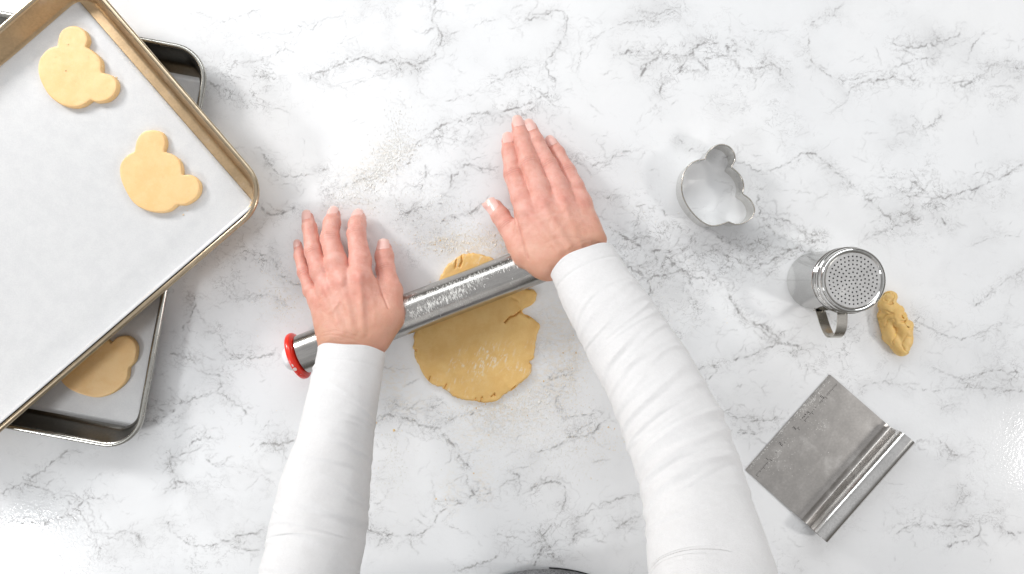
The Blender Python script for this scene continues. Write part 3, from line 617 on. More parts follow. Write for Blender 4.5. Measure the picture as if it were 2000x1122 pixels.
# ---------------- rolling pin ----------------
def frame_ring(c, u, v, r, n, r2=None):
    a = np.linspace(0, 2*np.pi, n, endpoint=False); r2 = r2 or r
    return c+np.outer(np.cos(a)*r, u)+np.outer(np.sin(a)*r2, v)
def lathe(name, prof, base, axis, mat, root, n=64, closed=False, **k):
    ax = np.array(axis)/np.linalg.norm(axis); u = np.cross(ax, (0, 0, 1.)); 
    if np.linalg.norm(u) < 1e-3: u = np.array([1., 0, 0])
    u /= np.linalg.norm(u); v = np.cross(ax, u)
    rings = [frame_ring(np.array(base)+ax*t, u, v, max(r, 1e-5), n) for r, t in prof]
    V, F = loft(rings, closed_profile=closed)
    # orient outwards for profiles listed along +axis on the outside
    return part(name, V, F, mat, root, **k)
PZ = .0282; PR = .0232
pl = W(590, 692.5, PZ); pr = W(1166, 692.5-.3846*576, PZ)
pax = (pr-pl)/np.linalg.norm(pr-pl); PL = np.linalg.norm(pr-pl)
pin = empty('rolling_pin', ((pl+pr)/2).tolist()); tag(pin, 'steel rolling pin with a red ring, dusted with flour, under both hands', 'rolling pin')
bo_ = lathe('barrel', [(.004, .0), (PR-.0015, .0), (PR, .0015)]+[(PR, x) for x in np.linspace(.003, PL-.003, 150)]+[(PR, PL-.0015), (PR-.0015, PL), (.004, PL)], pl, pax, M_pin, pin, 128, autosmooth=30)
bv = np.array([v.co[:] for v in bo_.data.vertices])+np.array(pin.location)-pl
up = np.array([0, 0, 1.]); side = np.cross(pax, up); side /= np.linalg.norm(side)
bt = bv@pax; ba = np.degrees(np.arctan2(bv@up, bv@side)); bf = np.zeros(len(bv))
for t0, a0, dt, da, s_ in ((.165, 88, .018, 13, 1.0), (.195, 92, .016, 14, .9), (.215, 98, .014, 12, .7), (.15, 84, .012, 9, .7), (.20, 122, .07, 9, .75), (.13, 122, .022, 12, .6), (.270, 112, .012, 8, .8), (.235, 115, .03, 14, .45), (.19, 60, .06, 12, .28)):
    bf += s_*np.exp(-((bt-t0)/dt)**2-((ba-a0)/da)**2)
at_ = bo_.data.attributes.new('flour', 'FLOAT', 'POINT'); at_.data.foreach_set('value', np.clip(bf, 0, 1).astype(np.float32))
at_ = bo_.data.attributes.new('around', 'FLOAT_VECTOR', 'POINT'); at_.data.foreach_set('vector', np.column_stack([bt*1000/1.1, np.radians(ba)*PR*1000/3.6, 0*bt]).ravel().astype(np.float32))
def ring_prof(ro, ri, wd, k=10):
    out = []; h = wd/2; r = (ro-ri)/2
    for j in range(k*2):
        a = 2*math.pi*j/(k*2); c, s = math.cos(a), math.sin(a)
        out.append(((ro+ri)/2+r*abs(c)**.7*(1 if c > 0 else -1), h+h*abs(s)**.7*(1 if s > 0 else -1)))
    return out
rr_ = lathe('thickness_ring', ring_prof(.0285, .0100, .0085), pl-pax*.0092, pax, M_red, pin, 72, closed=True); tag(rr_, 'red thickness ring')
# printed mark on the red ring: a small pale disc and tick
def on_ring(t, ang, r): 
    u = np.cross(pax, (0, 0, 1.)); u /= np.linalg.norm(u); v = np.cross(u, pax)
    return pl+pax*t+(u*math.cos(ang)+v*math.sin(ang))*r, u*math.cos(ang)+v*math.sin(ang), -u*math.sin(ang)+v*math.cos(ang)
mk = []; mf = []
def disc_patch(t, ang, ra, rb, r=.02865, n=12):
    c, nrm, tg = on_ring(t, ang, r); b = len(mk)
    for k in range(n):
        a_ = 2*math.pi*k/n; mk.append(c+pax*ra*math.cos(a_)+tg*rb*math.sin(a_))
    mf.append([b+k for k in range(n)])
disc_patch(-.0050, math.radians(62), .0021, .0024); disc_patch(-.0052, math.radians(73), .0009, .0020); disc_patch(-.0030, math.radians(42), .0003, .0008); disc_patch(-.0056, math.radians(50), .0003, .0005)
part('ring_print', mk, mf, mat_plain('pale_print', (.85, .70, .66), .4), pin, smooth=False)
wr = lathe('thickness_ring', ring_prof(.0285, .0100, .0060), pl+pax*(PL+.0005), pax, M_whitep, pin, 72, closed=True); tag(wr, 'white thickness ring')
def knob(base, ax, k=1.0):
    pr_ = [(.0002, .012), (.006, .0118), (.0115, .0105), (.014, .0075), (.0145, .002), (.0145, 0), (.005, 0)]
    pr_ = [(a_*(1 if k == 1 else 1), b_*k) for a_, b_ in pr_]
    lathe('end_cap', pr_[::-1], base, ax, M_whitep, pin, 40, autosmooth=50)
knob(pl-pax*.0092, -pax); knob(pl+pax*(PL+.0065), pax, .35)
# flour sticking to the barrel
def flakes(name, P, Nn, T, sx, sy, sz, mat, root=None, label=None, cat=None, kind='stuff', group=None):
    """irregular little lumps: position, normal, tangent, sizes -> one joined mesh"""
    n = len(P); B = np.cross(Nn, T)
    base = np.array([(1, 0, 0), (.2, .9, .1), (-.9, .35, 0), (-.5, -.8, .05), (.45, -.85, 0), (0, 0, 1)], float)
    J = base[None]+rng.uniform(-.3, .3, (n, 6, 3))*np.array([1, 1, .3])
    V = P[:, None]+(J[..., :1]*sx[:, None, None])*T[:, None]+(J[..., 1:2]*sy[:, None, None])*B[:, None]+(np.maximum(J[..., 2:], -.1)*sz[:, None, None])*Nn[:, None]
    f = np.array([(0, 1, 5), (1, 2, 5), (2, 3, 5), (3, 4, 5), (4, 0, 5)])
    F = (np.arange(n)[:, None, None]*6+f[None]).reshape(-1, 3)
    V = V.reshape(-1, 3)
    if root is not None: o = part(name, V, F, mat, root, smooth=False)
    else: o = mesh_obj(name, V, F, mat, smooth=False)
    tag(o, label, cat, group, kind); return o
up = np.array([0, 0, 1.]); side = np.cross(pax, up); side /= np.linalg.norm(side)   # points to lower right
def pin_flour():
    T_, A_, Sx, Sy = [], [], [], []
    for t0, a0, dt, da, n, s in ((.165, 86, .016, 8, 110, .0009), (.192, 92, .012, 8, 110, .0009), (.150, 82, .010, 6, 60, .0009), (.20, 118, .05, 9, 90, .0006), (.225, 104, .02, 8, 40, .0006), (.17, 62, .07, 14, 50, .0004), (.2, 134, .07, 6, 90, .0005), (.268, 112, .008, 5, 30, .0009), (.13, 124, .02, 8, 40, .0005)):
        k = int(n*.45); t = rng.normal(t0, dt, k); a = rng.normal(a0, da, k)
        # cluster into strokes across the barrel
        t = t+.0025*np.sin(t*1500); T_.append(t); A_.append(a); Sx.append(rng.uniform(.4, 1.1, k)*s*.8); Sy.append(rng.uniform(.6, 3.4, k)*s)
    t = np.concatenate(T_); a = np.radians(np.concatenate(A_)); sx = np.concatenate(Sx); sy = np.concatenate(Sy)
    ok = (t > .09) & (t < .30); t, a, sx, sy = t[ok], a[ok], sx[ok], sy[ok]
    Nn = np.outer(np.cos(a), side)+np.outer(np.sin(a), up)
    P = pl+np.outer(t, pax)+Nn*(PR+.00003)
    T = np.tile(pax, (len(t), 1))
    flakes('flour_smear', P, Nn, T, sx, sy, np.full(len(t), .00018), M_flourw, pin)
pin_flour()

# ---------------- flour and crumbs on the table ----------------
def scatter():
    cl = [(755,300,28,22,330,1),(735,335,36,18,340,1),(770,280,20,32,200,1),(690,370,34,12,240,1),(700,390,28,20,200,1),(775,240,12,30,110,1),(930,475,60,14,700,0),(880,482,40,10,260,0),(960,455,40,18,240,0),
          (850,430,60,30,260,1),(1110,740,18,50,320,0),(1000,830,44,22,420,1),(1040,800,30,20,260,1),(1080,880,50,30,260,1),(1120,900,40,26,200,1),(1180,860,30,20,120,0),(960,800,50,14,420,0),(1030,770,30,16,240,0),
          (765,880,12,40,130,1),(775,920,14,30,90,1),(740,950,12,24,40,1),(1240,590,34,34,160,1),(1290,620,40,40,70,1),(1350,560,40,40,36,1),(560,600,24,30,110,0),(540,560,24,30,60,0),(1240,380,60,60,50,1),
          (1130,640,16,36,200,0),(810,400,50,30,140,1),(950,900,60,40,200,1),(900,700,180,150,260,0),(1010,470,24,20,160,0),(1140,650,20,60,160,0)]
    P, Sz, K = [], [], []
    cl += [(765,320,26,12,70,2),(740,345,26,10,50,2),(930,470,50,9,60,3),(1040,790,40,16,36,2),(870,476,20,6,20,3)]
    for a, b, ra, rb, n, k in cl:
        big = k >= 2; k = 0 if k == 3 else (1 if k == 2 else k); n = int(n*(1 if big else 1.7))
        q = np.column_stack([rng.normal(a, ra, n), rng.normal(b, rb, n)])
        if (a, b) in ((755,300),(735,335),(770,280),(690,370),(765,320),(740,345)):     # drift diagonal
            q[:, 1] += -(q[:, 0]-a)*.8
        for x, y in q: P.append(W(x, y, .0001)); K.append(k)
        Sz += list((np.abs(rng.normal(.00028, .00022, n))+.00016)*(1.9 if big else .92))
    P = np.array(P); Sz = np.array(Sz); K = np.array(K)
    keep = ~inside(dol*1.0, P[:, :2]); keep &= P[:, 1] > -.34
    for k, nm, mt, lb in ((1, 'flour_grains', M_flourw, 'white flour grains sprinkled on the marble'), (0, 'dough_dust', M_flour, 'cream flour dust and dough specks around the dough')):
        s = keep & (K == k); n = s.sum(); a = rng.uniform(0, 6.28, n)
        T = np.column_stack([np.cos(a), np.sin(a), 0*a]); Nn = np.tile([0, 0, 1.], (n, 1))
        flakes(nm, P[s], Nn, T, Sz[s]*1.25, Sz[s], Sz[s]*.75, mt, None, lb, 'flour')
    # few dough crumbs
    C = [(770,841,.0021),(852,975,.0014),(930,798,.0016),(948,790,.0012),(1062,745,.0012),(1100,690,.0014),(1120,655,.001),(1188,835,.0012),(1200,838,.001),(860,470,.0012),(850,478,.001),(1000,800,.001),(735,826,.0014),(925,925,.0012),(955,850,.001),
         (1125,690,.0016),(1118,720,.0012),(870,976,.0009),(1030,812,.0012)]
    P = np.array([W(a, b) for a, b, s in C]); s = np.array([c[2] for c in C]); n = len(C); a = rng.uniform(0, 6.28, n)
    P = np.vstack([P]+[W(a_, b_, zt+(.0064 if k_ < 8 and k_ not in (5, 6, 7) else .0062)) if (a_, b_) not in ((228,152),(232,163),(231,158),(358,420),(366,412)) else W(a_, b_, zt+.0002) for k_, (a_, b_, c_) in enumerate(COOKIE_CRUMBS)]); s = np.r_[s, [.0006+.0005*c_ for _, _, c_ in COOKIE_CRUMBS]]; n = len(P); a = rng.uniform(0, 6.28, n)
    flakes('dough_crumbs', P, np.tile([0, 0, 1.], (n, 1)), np.column_stack([np.cos(a), np.sin(a), 0*a]), s*1.1, s*.8, s*.6, M_crumb, None, 'small yellow dough crumbs scattered round the rolled dough and the upper cookies', 'crumbs')
scatter()

# ---------------- cookie cutter ----------------
CUT = [(430,285),(470,200),(540,145),(620,122),(700,150),(750,210),(765,290),(725,375),(790,430),(840,500),(860,580),(848,668),(930,730),(975,820),(965,900),(900,968),(820,1000),(750,1000),(690,975),(600,1008),(510,1020),(425,990),(330,915),(240,800),(187,680),(177,560),(205,430),(270,340),(350,300)]
CH = .0265
cq = np.array([W(1300+a/5.61, 260+b/5.61, CH)[:2] for a, b in CUT]); cq = resample(catmull(cq, 8, True, sharp=(0, 7, 11, 18)), .0012)
def offset(P, d):
    t = np.roll(P, -1, 0)-np.roll(P, 1, 0); t /= np.linalg.norm(t, axis=1)[:, None]; return P+np.column_stack([t[:, 1], -t[:, 0]])*d
cutter = empty('cookie_cutter', [cq[:, 0].mean(), cq[:, 1].mean(), 0]); tag(cutter, 'shiny round-eared cookie cutter of bent steel standing on the marble', 'cookie cutter')
area_s = ((cq[:, 0]*np.roll(cq[:, 1], -1)-np.roll(cq[:, 0], -1)*cq[:, 1]).sum()); cq = cq if area_s > 0 else cq[::-1]
th = .0004
def R3(P, z): return np.column_stack([P, np.full(len(P), z)])
V, F = loft([R3(cq, .0003), R3(cq, CH-.002), R3(offset(cq, -th), CH-.002), R3(offset(cq, -th), .0003)], closed_profile=True); part('cutting_wall', V, F, M_cut, cutter, autosmooth=30)
rb = [R3(offset(cq, -.0002+.0008*math.cos(a)), CH-.0009+.0009*math.sin(a)) for a in np.linspace(0, 2*math.pi, 8, endpoint=False)]
V, F = loft(rb, closed_profile=True); part('rolled_edge', V, F, M_handle, cutter)

# ---------------- shaker ----------------
sx, sy = .369, .0073
sh = empty('flour_shaker', (sx, sy, 0)); tag(sh, 'steel flour shaker with a perforated lid and strap handle', 'shaker')
Rb = .0350
lathe('body', [(.001, .0006), (Rb-.003, .0006), (Rb-.0008, .0016), (Rb, .004), (Rb, .066), (Rb+.0006, .067), (Rb+.0006, .0685), (Rb, .0695), (Rb, .0725), (Rb-.0006, .0726), (Rb-.0006, .0018), (.001, .0018)], (sx, sy, 0), (0, 0, 1), M_polish, sh, 96, autosmooth=35)
lidp = [(Rb+.0004, .0700), (Rb+.0016, .0702), (Rb+.0019, .0712), (Rb+.0014, .0722), (Rb+.0005, .0730), (Rb+.0005, .0752), (Rb+.0014, .0760), (Rb+.0014, .0772), (Rb+.0005, .0782), (Rb+.0005, .0800), (Rb+.0016, .0808), (Rb+.0016, .0826), (Rb+.0005, .0836), (Rb+.0006, .0868), (Rb+.0003, .0890), (Rb-.0010, .0907), (Rb-.0026, .0912), (Rb-.0040, .0905), (Rb-.0048, .0893), (.0298, .0890),
        (.0298, .0884), (Rb-.0055, .0884), (Rb-.0008, .0870), (Rb-.0004, .0700)]
lathe('lid', lidp, (sx, sy, 0), (0, 0, 1), M_polish, sh, 96, closed=True, autosmooth=40)
def perforated():
    R = .0299; zt_ = .0890; pts = []; edges = []; holes = []
    def addc(c, r, n):
        b = len(pts)
        for k in range(n): a = 2*math.pi*k/n; pts.append((c[0]+r*math.cos(a), c[1]+r*math.sin(a)))
        edges.extend([(b+k, b+(k+1) % n) for k in range(n)])
    addc((0, 0), R, 72)
    hc = [(0, 0)]
    for ring in range(1, 7):
        for k in range(6*ring):
            a = 2*math.pi*k/(6*ring)+(.09 if ring % 2 else 0.0)+.02; r = .0259*ring/6; hc.append((r*math.cos(a), r*math.sin(a)))
    hr = .00094
    for c in hc: addc(c, hr, 9)
    res = geometry.delaunay_2d_cdt([Vector(p) for p in pts], edges, [], 1, 1e-8, False)
    P = np.array([tuple(v) for v in res[0]]); F = [list(f) for f in res[2]]
    cen = np.array([P[f].mean(0) for f in F]); hc = np.array(hc)
    dm = np.sqrt(((cen[:, None]-hc[None])**2).sum(2)).min(1); F = [f for f, d in zip(F, dm) if d > hr*.93]
    r_ = np.linalg.norm(P, axis=1); z = zt_+0*r_
    V = np.column_stack([P[:, 0]+sx, P[:, 1]+sy, z])
    o = part('perforated_disc', V, F, M_lid, sh, smooth=False); s = o.modifiers.new('thickness', 'SOLIDIFY'); s.thickness = .0006; s.offset = -1
    a = np.linspace(0, 2*np.pi, 40, endpoint=False)
perforated()
lathe('inside_shade_disc', [(.001, .080), (Rb-.0012, .080), (Rb-.0012, .0795), (.001, .0795)], (sx, sy, 0), (0, 0, 1), M_dark, sh, 48)  # near-black disc added to stand for the shade inside the hollow shaker
def strap(name, path, wdir, wd, thick, mat, root):
    P = resample(catmull(np.array(path, float), 10, False), .002, False); T = np.gradient(P, axis=0); T /= np.linalg.norm(T, axis=1)[:, None]
    wv = np.array(wdir, float); Nn = np.cross(T, wv); Nn /= np.linalg.norm(Nn, axis=1)[:, None]
    rings = []
    for p, nn_ in zip(P, Nn):
        rings.append(np.array([p+wv*wd/2+nn_*thick/2, p-wv*wd/2+nn_*thick/2, p-wv*wd/2-nn_*thick/2, p+wv*wd/2-nn_*thick/2]))
    V, F = loft(rings, True, True); return part(name, V, F, mat, root, autosmooth=30)
hb = sy-Rb
strap('strap_handle', [(.3685, hb+.0006, .066), (.3685, hb-.004, .0672), (.3685, hb-.016, .066), (.3685, hb-.0255, .060), (.3685, hb-.0300, .049), (.3685, hb-.0275, .038), (.3685, hb-.018, .028), (.3685, hb-.006, .020), (.3685, hb-.0008, .016), (.3685, hb-.0006, .010)], (1, 0, 0), .0115, .0011, M_handle, sh)
# flour clinging to the lid
n = 90; r = np.abs(rng.normal(0, .0075, n)); a = rng.uniform(0, 6.28, n)
P = np.column_stack([sx-.012+r*np.cos(a), sy-.014+r*np.sin(a), np.full(n, .0896)])
ok = np.hypot(P[:, 0]-sx, P[:, 1]-sy) < .028; P = P[ok]; n = len(P); P[:, 2] = .0890
flakes('flour_dust', P, np.tile([0, 0, 1.], (n, 1)), np.tile([1., 0, 0], (n, 1)), rng.uniform(.0002, .0006, n), rng.uniform(.0002, .0005, n), np.full(n, .0002), M_flourw, sh)

# ---------------- scrap of dough ----------------
def surface_nets(Fd, origin, h):
    sgn = Fd < 0; c = [(i, j, k) for i in (0, 1) for j in (0, 1) for k in (0, 1)]
    n0, n1, n2 = [s-1 for s in Fd.shape]
    sl = lambda o, A: A[o[0]:o[0]+n0, o[1]:o[1]+n1, o[2]:o[2]+n2]
    cnt = sum(sl(o, sgn).astype(np.int8) for o in c); act = (cnt > 0) & (cnt < 8)
    I = np.argwhere(act); idx = np.full(act.shape, -1, np.int64); idx[act] = np.arange(len(I))
    acc = np.zeros((len(I), 3)); num = np.zeros(len(I))
    vals = {o: Fd[I[:, 0]+o[0], I[:, 1]+o[1], I[:, 2]+o[2]].astype(float) for o in c}
    for a in c:
        for ax in range(3):
            if a[ax]: continue
            b = list(a); b[ax] = 1; b = tuple(b)
            va, vb = vals[a], vals[b]; m = (va < 0) != (vb < 0)
            t = np.where(m, va/np.where(m, va-vb, 1), 0)
            p = np.array(a, float)+np.zeros((len(I), 3)); p[:, ax] = t
            acc[m] += p[m]; num[m] += 1
    V = (I+acc/num[:, None])*h+origin
    Q = []
    for ax in range(3):
        u, v = (ax+1) % 3, (ax+2) % 3
        A = sgn; B = np.roll(sgn, -1, ax)
        ch = (A != B); s = [slice(None)]*3; s[ax] = slice(0, Fd.shape[ax]-1); s[u] = slice(1, Fd.shape[u]-1); s[v] = slice(1, Fd.shape[v]-1)
        m = np.zeros_like(ch); m[tuple(s)] = ch[tuple(s)]
        E = np.argwhere(m)
        if not len(E): continue
        ins_ = sgn[E[:, 0], E[:, 1], E[:, 2]]
        def cell(du, dv):
            q_ = E.copy(); q_[:, u] += du; q_[:, v] += dv; return idx[q_[:, 0], q_[:, 1], q_[:, 2]]
        q4 = np.stack([cell(-1, -1), cell(0, -1), cell(0, 0), cell(-1, 0)], 1)
        q4[~ins_] = q4[~ins_][:, ::-1]; Q.append(q4)
    return V, np.vstack(Q)
def smin(a, b, k):
    h = np.clip(.5+.5*(b-a)/k, 0, 1); return b+(a-b)*h-k*h*(1-h)
class Field:
    def __init__(s, lo, hi, h):
        s.h = h; s.lo = np.array(lo, float); n = np.ceil((np.array(hi)-s.lo)/h).astype(int)+1
        s.ax = [s.lo[i]+np.arange(n[i])*h for i in range(3)]; s.n = n
    def new(s): return np.full(tuple(s.n), .03, np.float32)
    def cone(s, Fd, a, b, r1, r2, k, flat=None, sub=False, mode=None):
        """blend a tapered capsule into Fd; flat = (dir, factor) squashes it along dir"""
        a = np.asarray(a, float); b = np.asarray(b, float); m = max(r1, r2)+.018
        lo = np.minimum(a, b)-m; hi = np.maximum(a, b)+m
        sl = []
        for i in range(3):
            i0, i1 = np.searchsorted(s.ax[i], [lo[i], hi[i]]); 
            if i1 <= i0: return
            sl.append(slice(i0, i1))
        sl = tuple(sl)
        X, Y, Z = [s.ax[i][sl[i]].astype(np.float32) for i in range(3)]
        d = (b-a); L = float(d@d)+1e-12
        px, py, pz = X[:, None, None]-a[0], Y[None, :, None]-a[1], Z[None, None, :]-a[2]
        t = np.clip((px*d[0]+py*d[1]+pz*d[2])/L, 0, 1)
        qx, qy, qz = px-t*d[0], py-t*d[1], pz-t*d[2]
        if flat is not None:
            f = np.asarray(flat[0], float); f = f/np.linalg.norm(f); g = 1/flat[1]-1
            w_ = (qx*f[0]+qy*f[1]+qz*f[2])*g; qx, qy, qz = qx+w_*f[0], qy+w_*f[1], qz+w_*f[2]
        D = np.sqrt(qx*qx+qy*qy+qz*qz)-(r1+(r2-r1)*t)
        if sub: Fd[sl] = -smin(-Fd[sl], D, k)
        else: Fd[sl] = smin(Fd[sl], D.astype(np.float32), k)
def dough_scrap():
    f = Field(W(1700, 715, 0)-np.array([0, 0, .002]), W(1795, 560, 0)+np.array([0, 0, .026]), .0008); A = f.new()
    def q(zx, zy, z): return W(1510+zx/4.317, 460+zy/4.317, z)
    L = [((985,525,.012),(960,580,.010),.0082,.0090),((970,600,.009),(1040,700,.011),.0105,.0110),((1030,640,.011),(1090,800,.010),.0095,.0105),((940,680,.006),(990,860,.007),.0080,.0085),((990,860,.007),(1080,960,.007),.0085,.0085),
         ((1090,800,.010),(1110,900,.009),.0100,.0088),((1130,760,.008),(1120,860,.009),.0070,.0070),((1100,900,.008),(1085,960,.007),.0090,.0075)]
    for a, b, r1, r2 in L: f.cone(A, q(*a), q(*b), r1, r2, .0025)
    for a, b, r in (((905,590,.016),(1050,570,.020),.0007),((985,640,.021),(1030,800,.021),.0010),((1050,735,.022),(1160,720,.018),.0009),((1000,870,.017),(1110,905,.018),.0009),((925,700,.013),(960,860,.014),.0008),((1120,780,.017),(1180,800,.014),.0016),((1060,640,.023),(1110,720,.019),.0008)):
        f.cone(A, q(*a), q(*b), r, r, .0014, sub=True)
    X, Y, Z = np.meshgrid(*f.ax, indexing='ij'); P = np.stack([X.ravel(), Y.ravel(), Z.ravel()], 1)
    A += (.0006*fbm(P, 130, 8, 3)-.0016*np.maximum(.16-np.abs(fbm(P, 95, 18, 2)), 0)/.16*-1.0).reshape(A.shape).astype(np.float32)
    A = np.maximum(A, (-Z+.0002).astype(np.float32))
    V, Q = surface_nets(A, f.lo, f.h); o = mesh_obj('dough_scrap', V, Q, M_scrap, origin=V.mean(0)*[1, 1, 0])
    tag(o, 'lumpy yellow scrap of leftover dough beside the flour shaker', 'dough')
dough_scrap()

# ---------------- bench scraper ----------------
def scraper():
    tr = .0127; ztube = tr+.0002
    A = W(1455, 918, .0008); B = W(1620, 731, .0008)
    e = (B-A)/np.linalg.norm(B-A); Lb = np.linalg.norm(B-A)       # along the edge
    dpt = np.array([-e[1], e[0], 0]); dpt = dpt if dpt[0]*1 > 0 and dpt[1] < 0 else -dpt     # towards the handle
    root = empty('bench_scraper', ((A+B)/2+dpt*.06).tolist()); tag(root, 'floury steel bench scraper with ruler marks and a rolled tube handle', 'bench scraper')
    dist = .1118                                                   # edge to tube centre
    def bz(s): return .0011+.0020*(max(s, 0)/.0885)**1.1+.0006*math.exp(-((s-.0895)/.0022)**2)
    pr = [(0.0, .0007), (.0006, .0011)] + [(s, bz(s)) for s in np.r_[np.linspace(.004, .082, 9), np.linspace(.0835, .0945, 13)]]
    s0, z0 = pr[-1]; rho = dist-tr-s0
    for t in np.linspace(0, 1, 26)[1:]:
        a = t*math.pi/2; pr.append((s0+rho*math.sin(a), z0+(ztube-z0)*(1-math.cos(a))))
    for t in np.linspace(0, 1, 60)[1:]:
        a = math.pi-t*math.radians(318); pr.append((dist+tr*math.cos(a), ztube+tr*math.sin(a)))
    pr = np.array(pr); tn = np.gradient(pr, axis=0); tn /= np.linalg.norm(tn, axis=1)[:, None]; nm = np.column_stack([-tn[:, 1], tn[:, 0]])
    lo = pr-nm*.0009; lo[:, 1] = np.where(np.arange(len(pr)) < 24, np.maximum(lo[:, 1], .0003), lo[:, 1])
    def strip(P, u): return A+np.outer(P[:, 0], dpt)+np.outer(P[:, 1]-A[2], [0, 0, 1.])+e*u
    nb = 24
    def build(sel, name, mat, ends):
        T_, B_ = pr[sel], lo[sel]; loop = np.vstack([T_, B_[::-1]])
        us = np.r_[np.linspace(ends[0], ends[1], 6)]
        rings = []
        for iu, u in enumerate(us):
            L_ = loop.copy()
            if name == 'blade' and (iu in (0, 5)):              # small rounded corners at the edge
                L_[:, 0] = np.maximum(L_[:, 0], .0014)
            rings.append(strip(L_, u))
        if name == 'blade':
            for du, m_ in ((.0005, .0006), (.0014, .0)):
                L_ = loop.copy(); L_[:, 0] = np.maximum(L_[:, 0], m_)
                rings.append(strip(L_, us[0]+du)); rings.append(strip(L_, us[-1]-du))
            rings = sorted(rings, key=lambda R_: (R_[5]-A)@e)
        V, F = loft(rings, True, True); return part(name, V, F, mat, root, autosmooth=35)
    k = 24+25
    build(slice(0, k-1), 'blade', M_blade, (0, Lb))
    build(slice(k-2, len(pr)), 'tube_handle', M_tube, (-.0006, Lb+.0006))
    # printed ruler marks (two scales), worn in places
    mv, mf_ = [], []
    def quad(u, s, du, ds, sk=0):
        b = len(mv); zz = lambda s_: bz(s_)+.00008
        for (a_, c_) in ((0, 0), (1, 0), (1, 1), (0, 1)):
            ss = s+ds*c_; mv.append(A+dpt*ss+e*(u+du*a_+sk*c_)+np.array([0, 0, zz(ss)-A[2]]))
        mf_.append([b, b+1, b+2, b+3])
    segs = {'1': 'bc', '2': 'abged', '3': 'abgcd', '4': 'fgbc', '5': 'afgcd', '6': 'afgedc', 'i': 'e', 'n': 'egc', 'c': 'ged', 'h': 'fegc'}
    def glyph(ch, u, s, w_=.0022, h_=.0040, t=.0006):
        for g in segs[ch]:
            if g == 'a': quad(u, s, w_, t)
            if g == 'g': quad(u, s+h_/2, w_, t)
            if g == 'd': quad(u, s+h_, w_, t)
            if g == 'f': quad(u, s, t, h_/2)
            if g == 'e': quad(u, s+h_/2, t, h_/2)
            if g == 'b': quad(u+w_-t, s, t, h_/2)
            if g == 'c': quad(u+w_-t, s+h_/2, t, h_/2)
    u0 = .004; inch = .0254
    for k_ in range(0, 48*2+1):
        u = u0+k_*inch/16
        if u > Lb-.003: break
        fr = u/Lb
        worn = .95 if fr < .16 else (.18 if fr < .50 else (.55 if fr < .66 else .8))
        if rng.random() > worn: continue
        ln = .0034 if k_ % 16 == 0 else (.0026 if k_ % 8 == 0 else (.0019 if k_ % 4 == 0 else .0012))
        quad(u, .0135-.0, .00055, ln*1.25)
    for k_, ch in enumerate('123456'):
        u = u0+(k_+1)*inch
        if u < Lb-.004: glyph(ch, u-.0035, .0092)
    for k_, ch in enumerate('inch'): glyph(ch, .0905+k_*.0027, .0088, .0015, .0024)
    part('ruler_marks', mv, mf_, M_ink, root, smooth=False)
    # flour on the blade
    n = 1500; pts = []
    for uu, ss, du, ds, k_ in ((.112, .004, .022, .003, 150), (.122, .012, .012, .006, 60), (.055, .012, .010, .006, 20), (.035, .017, .010, .003, 40), (.10, .034, .006, .005, 40), (.04, .035, .010, .008, 16), (.02, .003, .014, .001, 60), (.07, .03, .035, .02, 26), (.08, .0015, .035, .0006, 160)):
        pts.append(np.column_stack([rng.normal(uu, du, k_), np.abs(rng.normal(ss, ds, k_))]))
    q_ = np.vstack(pts); q_ = q_[(q_[:, 0] > .002) & (q_[:, 0] < Lb-.002) & (q_[:, 1] < .075) & (q_[:, 1] > .001)]; n = len(q_)
    P = A+np.outer(q_[:, 1], dpt)+np.outer(q_[:, 0], e); P[:, 2] = [bz(x_) for x_ in q_[:, 1]]
    a = rng.uniform(0, 6.28, n); T = np.column_stack([np.cos(a), np.sin(a), 0*a])
    flakes('flour_smear', P, np.tile([0, 0, 1.], (n, 1)), T, rng.uniform(.0002, .0007, n)**1, rng.uniform(.00015, .0005, n), np.full(n, .00016), M_flourw, root)
scraper()

